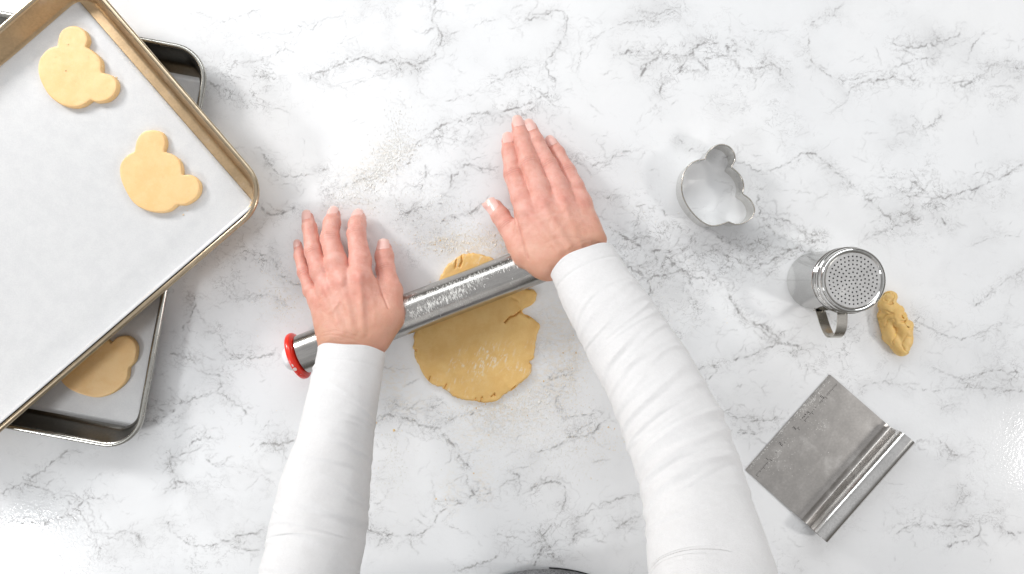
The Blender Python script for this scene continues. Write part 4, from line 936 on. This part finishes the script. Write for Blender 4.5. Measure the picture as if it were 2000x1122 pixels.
# ---------------- person ----------------
hand_parts = []                                     # (verts, faces, attrs)
nails = []
def hand(fingers, palm, zoomfn, px_w, lo, hi, extra=(), lines=(), h=.0009):
    f = Field(lo, hi, h); FF = f.new(); PP = f.new()
    joints = []; creases = []
    for name, ch in fingers.items():
        A = f.new(); pts = [zoomfn(x, y, z) for x, y, z, w_ in ch]; rs = [px_w(w_, z)/2*(1.17 if k_ == 0 else (1.12 if k_ == 1 else (1.04 if k_ == 2 else 1.05))) for k_, (x, y, z, w_) in enumerate(ch)]
        for i in range(len(ch)-1):
            f.cone(A, pts[i], pts[i+1], rs[i], rs[i+1], .0035, flat=((0, 0, 1), .90))
        FF = smin(FF, A, .0009)
        joints.append((name, pts, rs))
    for a, b, w1, w2, k, fl in palm:
        pa, pb = zoomfn(*a), zoomfn(*b); f.cone(PP, pa, pb, px_w(w1, a[2])/2, px_w(w2, b[2])/2, k, flat=((0, 0, 1), fl))
    T = smin(PP, FF, .006)
    for a, b, r, k, sub in extra:
        if sub: continue
        f.cone(T, zoomfn(*a), zoomfn(*b), r, r, k, sub=sub)
    V, Q = surface_nets(T, f.lo, f.h)
    # ---- vertex normals from the field
    g = np.gradient(T, f.h); ii = np.clip(np.rint((V-f.lo)/f.h).astype(int), 0, np.array(T.shape)-1)
    Nn = np.stack([g[k][ii[:, 0], ii[:, 1], ii[:, 2]] for k in range(3)], 1); Nn /= np.linalg.norm(Nn, axis=1)[:, None]+1e-9
    red = np.zeros(len(V)); cr = np.zeros(len(V)); disp = np.zeros(len(V))
    for name, pts, rs in joints:
        tip = pts[0]; d = np.linalg.norm(V-tip, axis=1); red = np.maximum(red, .42*np.exp(-(d/.012)**2))
        for ji, amp in ((1, .45), (2, 1.0)):
            if ji >= len(pts)-1: continue
            c = pts[ji]; ax = pts[ji-1]-pts[ji+1]; ax /= np.linalg.norm(ax); up_ = np.array([0, 0, 1.])-ax*ax[2]; up_ /= np.linalg.norm(up_); sd = np.cross(ax, up_)
            q_ = V-c; u, v, w_ = q_@ax, q_@sd, q_@up_; r = rs[ji]
            m = (w_ > 0)*np.exp(-(v/(r*.85))**4)*(np.abs(v) < r*1.6)
            wob = .0007*np.sin(v/r*2.2+ji+len(name))
            sp = .0026 if ji == 2 else .0018
            for off, s_ in ((-sp, .8), (0, 1.0), (sp*.95, .75)):
                gg = np.exp(-((u-off*(1-.25*(v/r)**2)-wob)/.00062)**2)*m; cr += gg*s_*amp*.7; disp -= gg*s_*amp*.00060
            disp += np.exp(-(u/.0045)**2)*m*amp*.00018*(r/.009)
            red = np.maximum(red, amp*.42*np.exp(-(np.linalg.norm(q_, axis=1)/.0125)**2))
        if name != 'thumb':
            c = pts[-1]; red = np.maximum(red, .40*np.exp(-(np.linalg.norm((V-c)[:, :2], axis=1)/.011)**2))
            red = np.maximum(red, .10)
    for pl_, wd_, am_, dk in lines:                        # skin folds (am_ < 0) and veins or tendons (am_ > 0)
        q_ = np.array([zoomfn(x, y, .055)[:2] for x, y in pl_]); q_ = catmull(q_, 6, False)
        d = seg_dist(V[:, :2], q_[:-1], q_[1:]); e_ = np.exp(-(d/wd_)**2)*(Nn[:, 2] > .05)
        disp += am_*e_; cr += dk*e_
    dt_ = np.min([np.linalg.norm(V-p_[0], axis=1) for _, p_, _ in joints], axis=0)
    V = V+Nn*(disp+.00030*fbm(V, 110, 3, 3)*np.clip(dt_/.014-.6, .1, 1))[:, None]
    # ---- nails
    for name, pts, rs in joints:
        ax = pts[0]-pts[1]; ax /= np.linalg.norm(ax); nrm = NAILN[(palm[0][0], name)] if (palm[0][0], name) in NAILN else np.array([0, 0, 1.])
        nrm = nrm-ax*(nrm@ax); nrm /= np.linalg.norm(nrm); sd = np.cross(ax, nrm); r = rs[0]
        ln = r*2.15; wd = r*.80; nu, nv = 12, 9; G = []
        for i in range(nu+1):
            for j in range(nv+1):
                s, t = -1+2*i/nu, -1+2*j/nv
                # squircle map
                xs_, ys_ = s*math.sqrt(max(0, 1-.30*t*t)), t*math.sqrt(max(0, 1-.18*s*s))
                p = pts[0]+ax*(r*.06+xs_*ln/2*1.0)+sd*(ys_*wd)
                G.append(p)
        G = np.array(G)
        # march each point down the nail normal on to the skin
        D = np.linspace(r*1.6, -r*1.2, 60); out = []
        for p in G:
            q_ = p+nrm*D[:, None]; k_ = np.clip(((q_-f.lo)/f.h), 0, np.array(T.shape)-1.001)
            i0 = k_.astype(int); fr = k_-i0; val = 0
            for dx in (0, 1):
                for dy in (0, 1):
                    for dz in (0, 1):
                        wt = (fr[:, 0] if dx else 1-fr[:, 0])*(fr[:, 1] if dy else 1-fr[:, 1])*(fr[:, 2] if dz else 1-fr[:, 2])
                        val = val+wt*T[i0[:, 0]+dx, i0[:, 1]+dy, i0[:, 2]+dz]
            hit = np.argmax(val < 0) if (val < 0).any() else len(D)-1
            out.append(D[hit])
        out = np.array(out).reshape(nu+1, nv+1)
        # nail plate: straight along the finger, arched across
        prof = np.median(out, axis=0); row = out.max(1)-out[nu//2].max()
        mid_ = out[nu//2]; uu = np.linspace(-1, 1, nu+1)[:, None]; tipd = np.maximum(out, mid_[None, :]-.0004-.0011*np.clip(uu, 0, 1)**2); tipd[:nu//3] = np.minimum(tipd[:nu//3], mid_[None]+.0008)
        G = G+nrm*(tipd.ravel()+.00055)[:, None]
        Fq = [[i*(nv+1)+j, i*(nv+1)+j+1, (i+1)*(nv+1)+j+1, (i+1)*(nv+1)+j] for i in range(nu) for j in range(nv)]
        nails.append((G, Fq, nrm, nu, nv))
    tanv = V[:, 1]                                     # filled by the caller
    return V, Q, np.clip(red, 0, 1), np.clip(cr, 0, 1)
NAILN = {}
# left hand (photo zoom 540,380 x3.3)
def zl(x, y, z): return W(540+x/3.3, 380+y/3.3, z)
def pwl(w_, z): return w_/3.3/1600*(H-z)/H
LF = {'pinky': [(137,326,.018,48),(150,395,.024,62),(177,505,.032,78),(225,620,.038,98),(268,690,.043,110)],
      'ring': [(201,150,.016,66),(213,215,.023,82),(238,370,.035,106),(280,500,.043,120),(330,600,.048,125)],
      'middle': [(368,134,.013,76),(358,185,.023,96),(345,285,.036,117),(385,440,.046,140),(425,560,.052,140)],
      'index': [(527,154,.013,84),(520,195,.025,100),(515,255,.037,113),(540,420,.047,133),(540,540,.054,145)],
      'thumb': [(694,352,.026,86),(695,400,.029,106),(702,480,.034,116),(735,620,.043,138),(725,760,.053,160)]}
LPALM = [((268,690,.045),(345,950,.066),120,160,.012,.85), ((330,600,.049),(410,960,.070),130,160,.012,.85), ((425,560,.053),(480,970,.072),140,160,.012,.85), ((540,545,.055),(560,980,.072),150,160,.012,.85),
         ((735,640,.044),(715,790,.054),140,180,.012,.9), ((715,790,.054),(630,960,.066),190,165,.014,.9), ((640,620,.048),(640,900,.062),130,170,.014,.85), ((480,960,.066),(520,1400,.092),260,250,.014,.72), ((600,700,.050),(580,900,.060),170,190,.016,.8)]
LEX = [((540,545,.066),(560,900,.0805),.0014,.006,False), ((425,570,.0635),(500,900,.0805),.0013,.006,False), ((335,620,.060),(430,900,.080),.0012,.006,False), ((540,520,.0655),(540,548,.0662),.0020,.006,False), ((425,545,.0630),(425,568,.064),.0020,.006,False), ((330,600,.0585),(332,620,.059),.0020,.005,False),
       ((500,860,.0865),(620,470,.066),.00035,.0015,True) if False else ((635,440,.060),(665,560,.062),.0012,.0035,True), ((665,560,.062),(735,730,.070),.0010,.0035,True)]
LLN = [([(612,440),(650,545),(690,640),(735,730)], .0010, -.0011, .6), ([(375,760),(410,715),(425,690)], .0022, .0006, 0), ([(300,700),(330,640),(320,600)], .0022, .0005, 0), ([(520,610),(500,700),(520,800)], .0035, .0003, 0),
       ([(600,600),(640,700),(660,820)], .003, .0004, 0), ([(320,905),(420,895),(560,930),(660,975)], .0009, -.0002, .12), ([(330,885),(430,870),(560,900)], .0008, -.0002, .15),
       ([(430,560),(425,600)], .006, .0005, 0), ([(330,595),(335,625)], .006, .0004, 0), ([(540,520),(540,560)], .007, .0008, 0), ([(265,680),(275,700)], .004, .0006, 0)]
V1, Q1, r1, c1_ = hand(LF, LPALM, zl, pwl, (-.270, -.125, -.002), (-.112, .105, .112), LEX, LLN)
# (see LLN / RLN: fold between thumb and palm, veins, wrist folds)
# right hand (photo zoom 920,210 x3.206)
def zr(x, y, z): return W(920+x/3.206, 210+y/3.206, z)
def pwr(w_, z): return w_/3.206/1600*(H-z)/H
RF = {'index': [(233,212,.013,72),(243,280,.020,88),(266,420,.030,116),(322,570,.040,138),(355,650,.045,145)],
      'middle': [(296,108,.016,74),(317,195,.024,90),(364,350,.034,116),(425,500,.043,130),(450,610,.048,140)],
      'ring': [(371,130,.016,74),(408,215,.023,88),(484,365,.032,110),(540,480,.041,122),(575,590,.046,135)],
      'pinky': [(504,225,.013,66),(542,285,.019,78),(603,400,.028,98),(650,500,.036,112),(690,600,.042,125)],
      'thumb': [(150,628,.020,88),(185,680,.025,102),(228,745,.031,112),(290,860,.041,130),(340,930,.050,150)]}
RPALM = [((355,650,.045),(560,930,.070),150,170,.012,.85), ((450,610,.048),(620,910,.071),145,170,.012,.85), ((575,590,.046),(690,870,.070),140,170,.012,.85), ((690,610,.043),(770,830,.065),130,160,.012,.85),
         ((340,790,.042),(440,960,.058),120,170,.014,.9), ((330,900,.050),(480,1000,.064),150,175,.014,.9), ((350,760,.043),(520,900,.056),160,200,.014,.85), ((655,950,.066),(870,1280,.094),255,250,.014,.72), ((500,750,.048),(600,860,.058),200,220,.014,.8)]
REX = [((360,650,.0565),(560,900,.081),.0018,.006,False), ((455,620,.0595),(620,880,.083),.0018,.006,False), ((575,600,.057),(680,860,.081),.0016,.006,False), ((355,640,.0565),(362,655,.057),.0020,.006,False), ((450,600,.0585),(455,615,.059),.0020,.006,False), ((575,585,.0565),(580,600,.057),.0020,.005,False),
       ((290,690,.050),(330,800,.058),.0009,.0035,True), ((330,800,.058),(350,950,.068),.0008,.0035,True)]
NAILN[(RPALM[0][0], 'thumb')] = np.array([-.45, .0, .9]); NAILN[(LPALM[0][0], 'thumb')] = np.array([.35, 0, .94])
NAILN[(LPALM[0][0], 'index')] = np.array([-.15, .25, .94]); NAILN[(LPALM[0][0], 'middle')] = np.array([-.15, .2, .94])
RLN = [([(268,640),(290,720),(312,800),(335,880),(355,950)], .0010, -.0009, .45), 
       ([(420,720),(520,690),(600,620)], .0024, .0005, 0), ([(540,790),(600,700),(590,640)], .0024, .0005, 0), ([(700,700),(640,760),(560,800),(480,810)], .0022, .0003, 0), ([(450,860),(520,830),(600,820),(700,830)], .0009, -.0002, .2), ([(560,940),(640,870),(740,830)], .0010, -.0002, .12),
       ([(355,640),(362,665)], .007, .0006, 0), ([(452,605),(458,635)], .006, .0005, 0), ([(575,585),(585,610)], .006, .0005, 0), ([(685,595),(695,620)], .004, .0007, 0)]
V2, Q2, r2, c2_ = hand(RF, RPALM, zr, pwr, (-.028, -.085, -.002), (.135, .207, .116), REX, RLN)

# ---- arms (skin under the sleeves, ending in the body core) and sleeves ----
LS = dict(L=[(622,682),(612,730),(598,790),(580,870),(560,925),(545,970),(522,1060),(507,1122)], R=[(753,694),(747,735),(738,790),(728,865),(725,910),(722,950),(714,1050),(700,1122)],
          z=[.074,.084,.099,.119,.133,.144,.168,.187])
RS = dict(L=[(1080,548),(1104,610),(1142,680),(1180,745),(1213,820),(1240,900),(1258,1000),(1266,1122)], R=[(1195,476),(1246,556),(1308,650),(1362,740),(1408,838),(1440,915),(1474,1010),(1514,1122)],
          z=[.076,.095,.118,.142,.168,.195,.228,.268])
def arm_frames(D, shoulder, r_sh, elbow):
    C, R_ = [], []
    for l, r, z in zip(D['L'], D['R'], D['z']):
        a, b = W(*l, z), W(*r, z); C.append((a+b)/2); R_.append(np.linalg.norm(b-a)/2)
    C = np.array(C); R_ = np.array(R_)
    C = np.vstack([C, elbow, shoulder]); R_ = np.r_[R_, R_[-1]*1.02, r_sh]
    P = catmull(np.column_stack([C, R_]), 12, False); P = resample(P, .0012, False)
    return P[:, :3], P[:, 3]
def sweep(P, R_, n, rfun, wfrac=.9, start=0, end=None):
    end = end or len(P); T = np.gradient(P, axis=0); T /= np.linalg.norm(T, axis=1)[:, None]
    rings = []; th_ = np.linspace(0, 2*np.pi, n, endpoint=False)
    s = np.r_[0, np.cumsum(np.linalg.norm(np.diff(P, axis=0), axis=1))]
    for i in range(start, end):
        sd = np.cross(T[i], (0, 0, 1.)); sd /= np.linalg.norm(sd); upv = np.cross(sd, T[i])
        rr2 = R_[i]+rfun(s[i], th_)
        rings.append(P[i]+np.outer(np.cos(th_)*rr2, sd)+np.outer(np.sin(th_)*rr2*wfrac, upv))
    return rings
def folds(seed, strong, smax, dens=1.0):
    r = np.random.default_rng(seed); L = []
    s = .030
    while s < smax:
        L.append((s, r.uniform(.0010, .0022)*dens, (-.010 if seed == 5 else .012)+r.uniform(-.006, .006), r.uniform(.0022, .0055), r.uniform(0, np.pi) if r.random() < .75 else r.uniform(0, 2*np.pi), r.uniform(.5, 1.3), r.uniform(-.006, .006))); s += r.uniform(.007, .013)
    L += strong
    def fn(s, th_):
        out = np.zeros_like(th_)
        for s0, a_, tilt, wd, ph, ext, curv in L:
            cs = s0+tilt*np.cos(th_)+curv*np.cos(2*th_+ph)
            u = (s-cs)/wd
            m = .13+.87*np.exp(-((np.angle(np.exp(1j*(th_-ph))))/ext)**2)
            prof_ = np.where(u < 0, np.exp(u*1.1), np.exp(-(u/.55)**2))     # soft rise, steep fall
            out += (.62 if seed == 5 else .52)*a_*m*(prof_-.45*np.exp(-((u-1.3)/.6)**2))
        q_ = np.column_stack([np.cos(th_)*.05+seed, np.sin(th_)*.05, np.full(len(th_), s)])
        out += .0009*vnoise(q_, 28, seed)+.0004*vnoise(q_, 80, seed+3)
        hem = np.exp(-(max(s-.0185, 0)/.004)**2) if s > .0185 else 1.0
        out = out*(1-hem*.85)
        out = out-.00075*math.exp(-((s-.0185)/.0012)**2)+.0005*np.exp(-(s/.002)**2)
        return out
    return fn
body_V = [V1, V2]; body_F = [Q1, Q2+len(V1)]; body_r = [r1, r2]; body_c = [c1_, c2_]
sleeves = []
for D, sh_, el, seed, strong, smax in (
    (LS, np.array([-.165, -.50, .47]), np.array([-.194, -.357, .250]), 5,
     [(.10, .0016, -.014, .006, 2.4, 1.2, .002), (.165, .0022, -.016, .007, 2.6, 1.2, .002), (.205, .0020, -.016, .006, 2.2, 1.2, 0), (.232, .0020, -.014, .006, 2.0, 1.2, .002)], .30),
    (RS, np.array([.235, -.50, .47]), np.array([.156, -.295, .345]), 9,
     [(.065, .0014, .012, .005, .6, 1.0, .001), (.115, .0019, .016, .006, .4, 1.2, .001), (.135, .0020, .018, .005, .5, 1.2, .001), (.155, .0020, .018, .006, .3, 1.3, .001), (.175, .0022, .018, .005, .6, 1.3, .001), (.193, .0022, .020, .006, .7, 1.4, .001), (.222, .0042, .020, .008, 1.6, 2.6, .003), (.241, .0036, .021, .0065, 1.4, 2.2, .003), (.262, .0036, .022, .007, 1.2, 2.0, .003)], .30)):
    P, R_ = arm_frames(D, sh_, .062, el)
    s = np.r_[0, np.cumsum(np.linalg.norm(np.diff(P, axis=0), axis=1))]
    fn = folds(seed, strong, smax)
    rings = sweep(P, R_*.985, 128, fn, .88)
    th0 = np.linspace(0, 2*np.pi, 128, endpoint=False); wave = .0011*np.sin(2*th0+seed)+.0007*np.sin(5*th0+1.3*seed)      # the hem is never quite straight
    T0 = P[14]-P[0]; T0 /= np.linalg.norm(T0)
    for k_ in range(0, 14): rings[k_] = rings[k_]+np.outer(wave*(1-k_/14), T0)
    # cuff lip turns inwards
    T = np.gradient(P, axis=0); T /= np.linalg.norm(T, axis=1)[:, None]
    c0 = P[0]
    lip = [c0+(rings[0]-c0)*.985-T[0]*.0006, c0+(rings[0]-c0)*.955-T[0]*.0004]
    inner = [P[k]+(rings[k]-P[k])*.952 for k in (1, 4, 8, 14, 20, 28)]
    allr = inner[::-1]+lip[::-1]+rings
    V, F = loft(allr, False, True)
    sleeves.append((V, F))
    # skin arm inside
    i0 = 22; ra = sweep(P[i0:], R_[i0:]*.86, 40, lambda s_, t_: 0*t_, .85)
    ra = ra[::4]; V_, F_ = loft(ra, True, True); off = sum(len(v) for v in body_V)
    # quads + ngons: keep python lists
    body_V.append(V_); body_F.append([[k+off for k in f_] for f_ in F_]); body_r.append(np.zeros(len(V_))); body_c.append(np.zeros(len(V_)))
# torso core
def ell(cx, cy, ax_, ay_, z, n=72, p=2.3):
    t = np.linspace(0, 2*np.pi, n, endpoint=False); c, s = np.cos(t), np.sin(t)
    return np.column_stack([cx+ax_*np.sign(c)*np.abs(c)**(2/p), cy+ay_*np.sign(s)*np.abs(s)**(2/p), np.full(n, z)])
tors = [ell(.036, -.50, .12, .10, z) for z in (-.28, -.1)]+[ell(.036, -.50, .14, .10, .1), ell(.036, -.505, .16, .10, .3), ell(.036, -.505, .19, .085, .46), ell(.036, -.505, .13, .07, .53), ell(.036, -.505, .06, .058, .56), ell(.036, -.50, .055, .055, .60)]
V_, F_ = loft(tors, True, True); off = sum(len(v) for v in body_V); body_V.append(V_); body_F.append([[k+off for k in f_] for f_ in F_]); body_r.append(np.zeros(len(V_))); body_c.append(np.zeros(len(V_)))
BV = np.vstack(body_V); BF = []
for f_ in body_F: BF += (f_ if isinstance(f_, list) else f_.tolist())
# sun-tanned wrists: towards the cuffs the skin is browner
wl = zl(480, 900, .07); wr_ = zr(620, 900, .07); tipl = zl(430, 450, .05); tipr = zr(450, 500, .05)
ta = np.zeros(len(BV))
for a_, b_, sel in ((tipl, wl, BV[:, 0] < -.07), (tipr, wr_, BV[:, 0] >= -.07)):
    d = (b_-a_)[:2]; t = ((BV[:, :2]-a_[:2])@d)/(d@d); ta = np.where(sel, np.clip(t, 0, 1)**1.6, ta)
org = np.array([.036, -.5, -.28])
person = mesh_obj('person', BV, BF, M_skin, attrs={'redness': np.concatenate(body_r), 'crease_shade': np.concatenate(body_c), 'tan': ta}, origin=org)
tag(person, 'person in white long sleeves pressing a rolling pin with both palms', 'person')
def ppart(name, V, F, mat, **k): return mesh_obj(name, np.asarray(V)-org, F, mat, person, **k)
for V, F in sleeves:
    o = ppart('sleeve', V, F, M_white)
for G, Fq, nrm, nu, nv in nails:
    m = nu-2; 
    Vn = np.vstack([G, G-nrm*.0006]); nG = len(G)
    bo = [i*(nv+1) for i in range(nu+1)]+[nu*(nv+1)+j for j in range(1, nv+1)]+[i*(nv+1)+nv for i in range(nu-1, -1, -1)]+[j for j in range(nv-1, 0, -1)]
    Fn = [f_[::-1] for f_ in Fq]+[[bo[k], bo[(k+1) % len(bo)], bo[(k+1) % len(bo)]+nG, bo[k]+nG] for k in range(len(bo))]
    o = ppart('fingernail', Vn, Fn, M_nail, autosmooth=50)
    o.data.materials.append(M_nailtip)
    for k, pl_ in enumerate(o.data.polygons):
        if k < nu*nv and k//nv >= nu-2: pl_.material_index = 1
# shirt body and the grey garment at the table edge
sb = [ell(.036, -.515, .148, .125, .12), ell(.036, -.515, .165, .128, .2), ell(.036, -.512, .18, .118, .32), ell(.036, -.508, .21, .10, .45), ell(.036, -.506, .15, .082, .52), ell(.036, -.506, .075, .07, .555)]
V, F = loft(sb); ppart('shirt', V, F, M_white)
ab = []
for z, yf, hx in ((-.30, -.375, .16), (-.12, -.368, .165), (-.045, -.3600, .17), (-.037, -.356, .17), (-.001, -.3545, .17), (.0012, -.3440, .17), (.006, -.3418, .17), (.02, -.3415, .17), (.05, -.344, .17), (.09, -.352, .168), (.13, -.362, .165)):
    hy = .155; ab.append(ell(.039, yf-hy, hx, hy, z, 96, 2.0))
V, F = loft(ab); g = ppart('apron', V, F, M_heather)
# raised dark hem line of the garment, resting on the table edge
hs = []
for a in np.linspace(math.radians(88), math.radians(50), 24):
    c = np.array([.039+.17*math.cos(a), -.3425-.155+.155*math.sin(a), .0022]); hs.append(c+np.array([math.cos(a), math.sin(a), 0])*.0006)
hs = np.array(hs); T = np.gradient(hs, axis=0); T /= np.linalg.norm(T, axis=1)[:, None]
rg = [frame_ring(p_, np.array([0, 0, 1.]), np.cross(t_, (0, 0, 1.)), .0008, 8) for p_, t_ in zip(hs, T)]
V, F = loft(rg, True, True); ppart('hem_piping', V, F, M_seam)

S.cycles.use_denoising = True
S.cycles.caustics_reflective = True; S.cycles.blur_glossy = 0.0
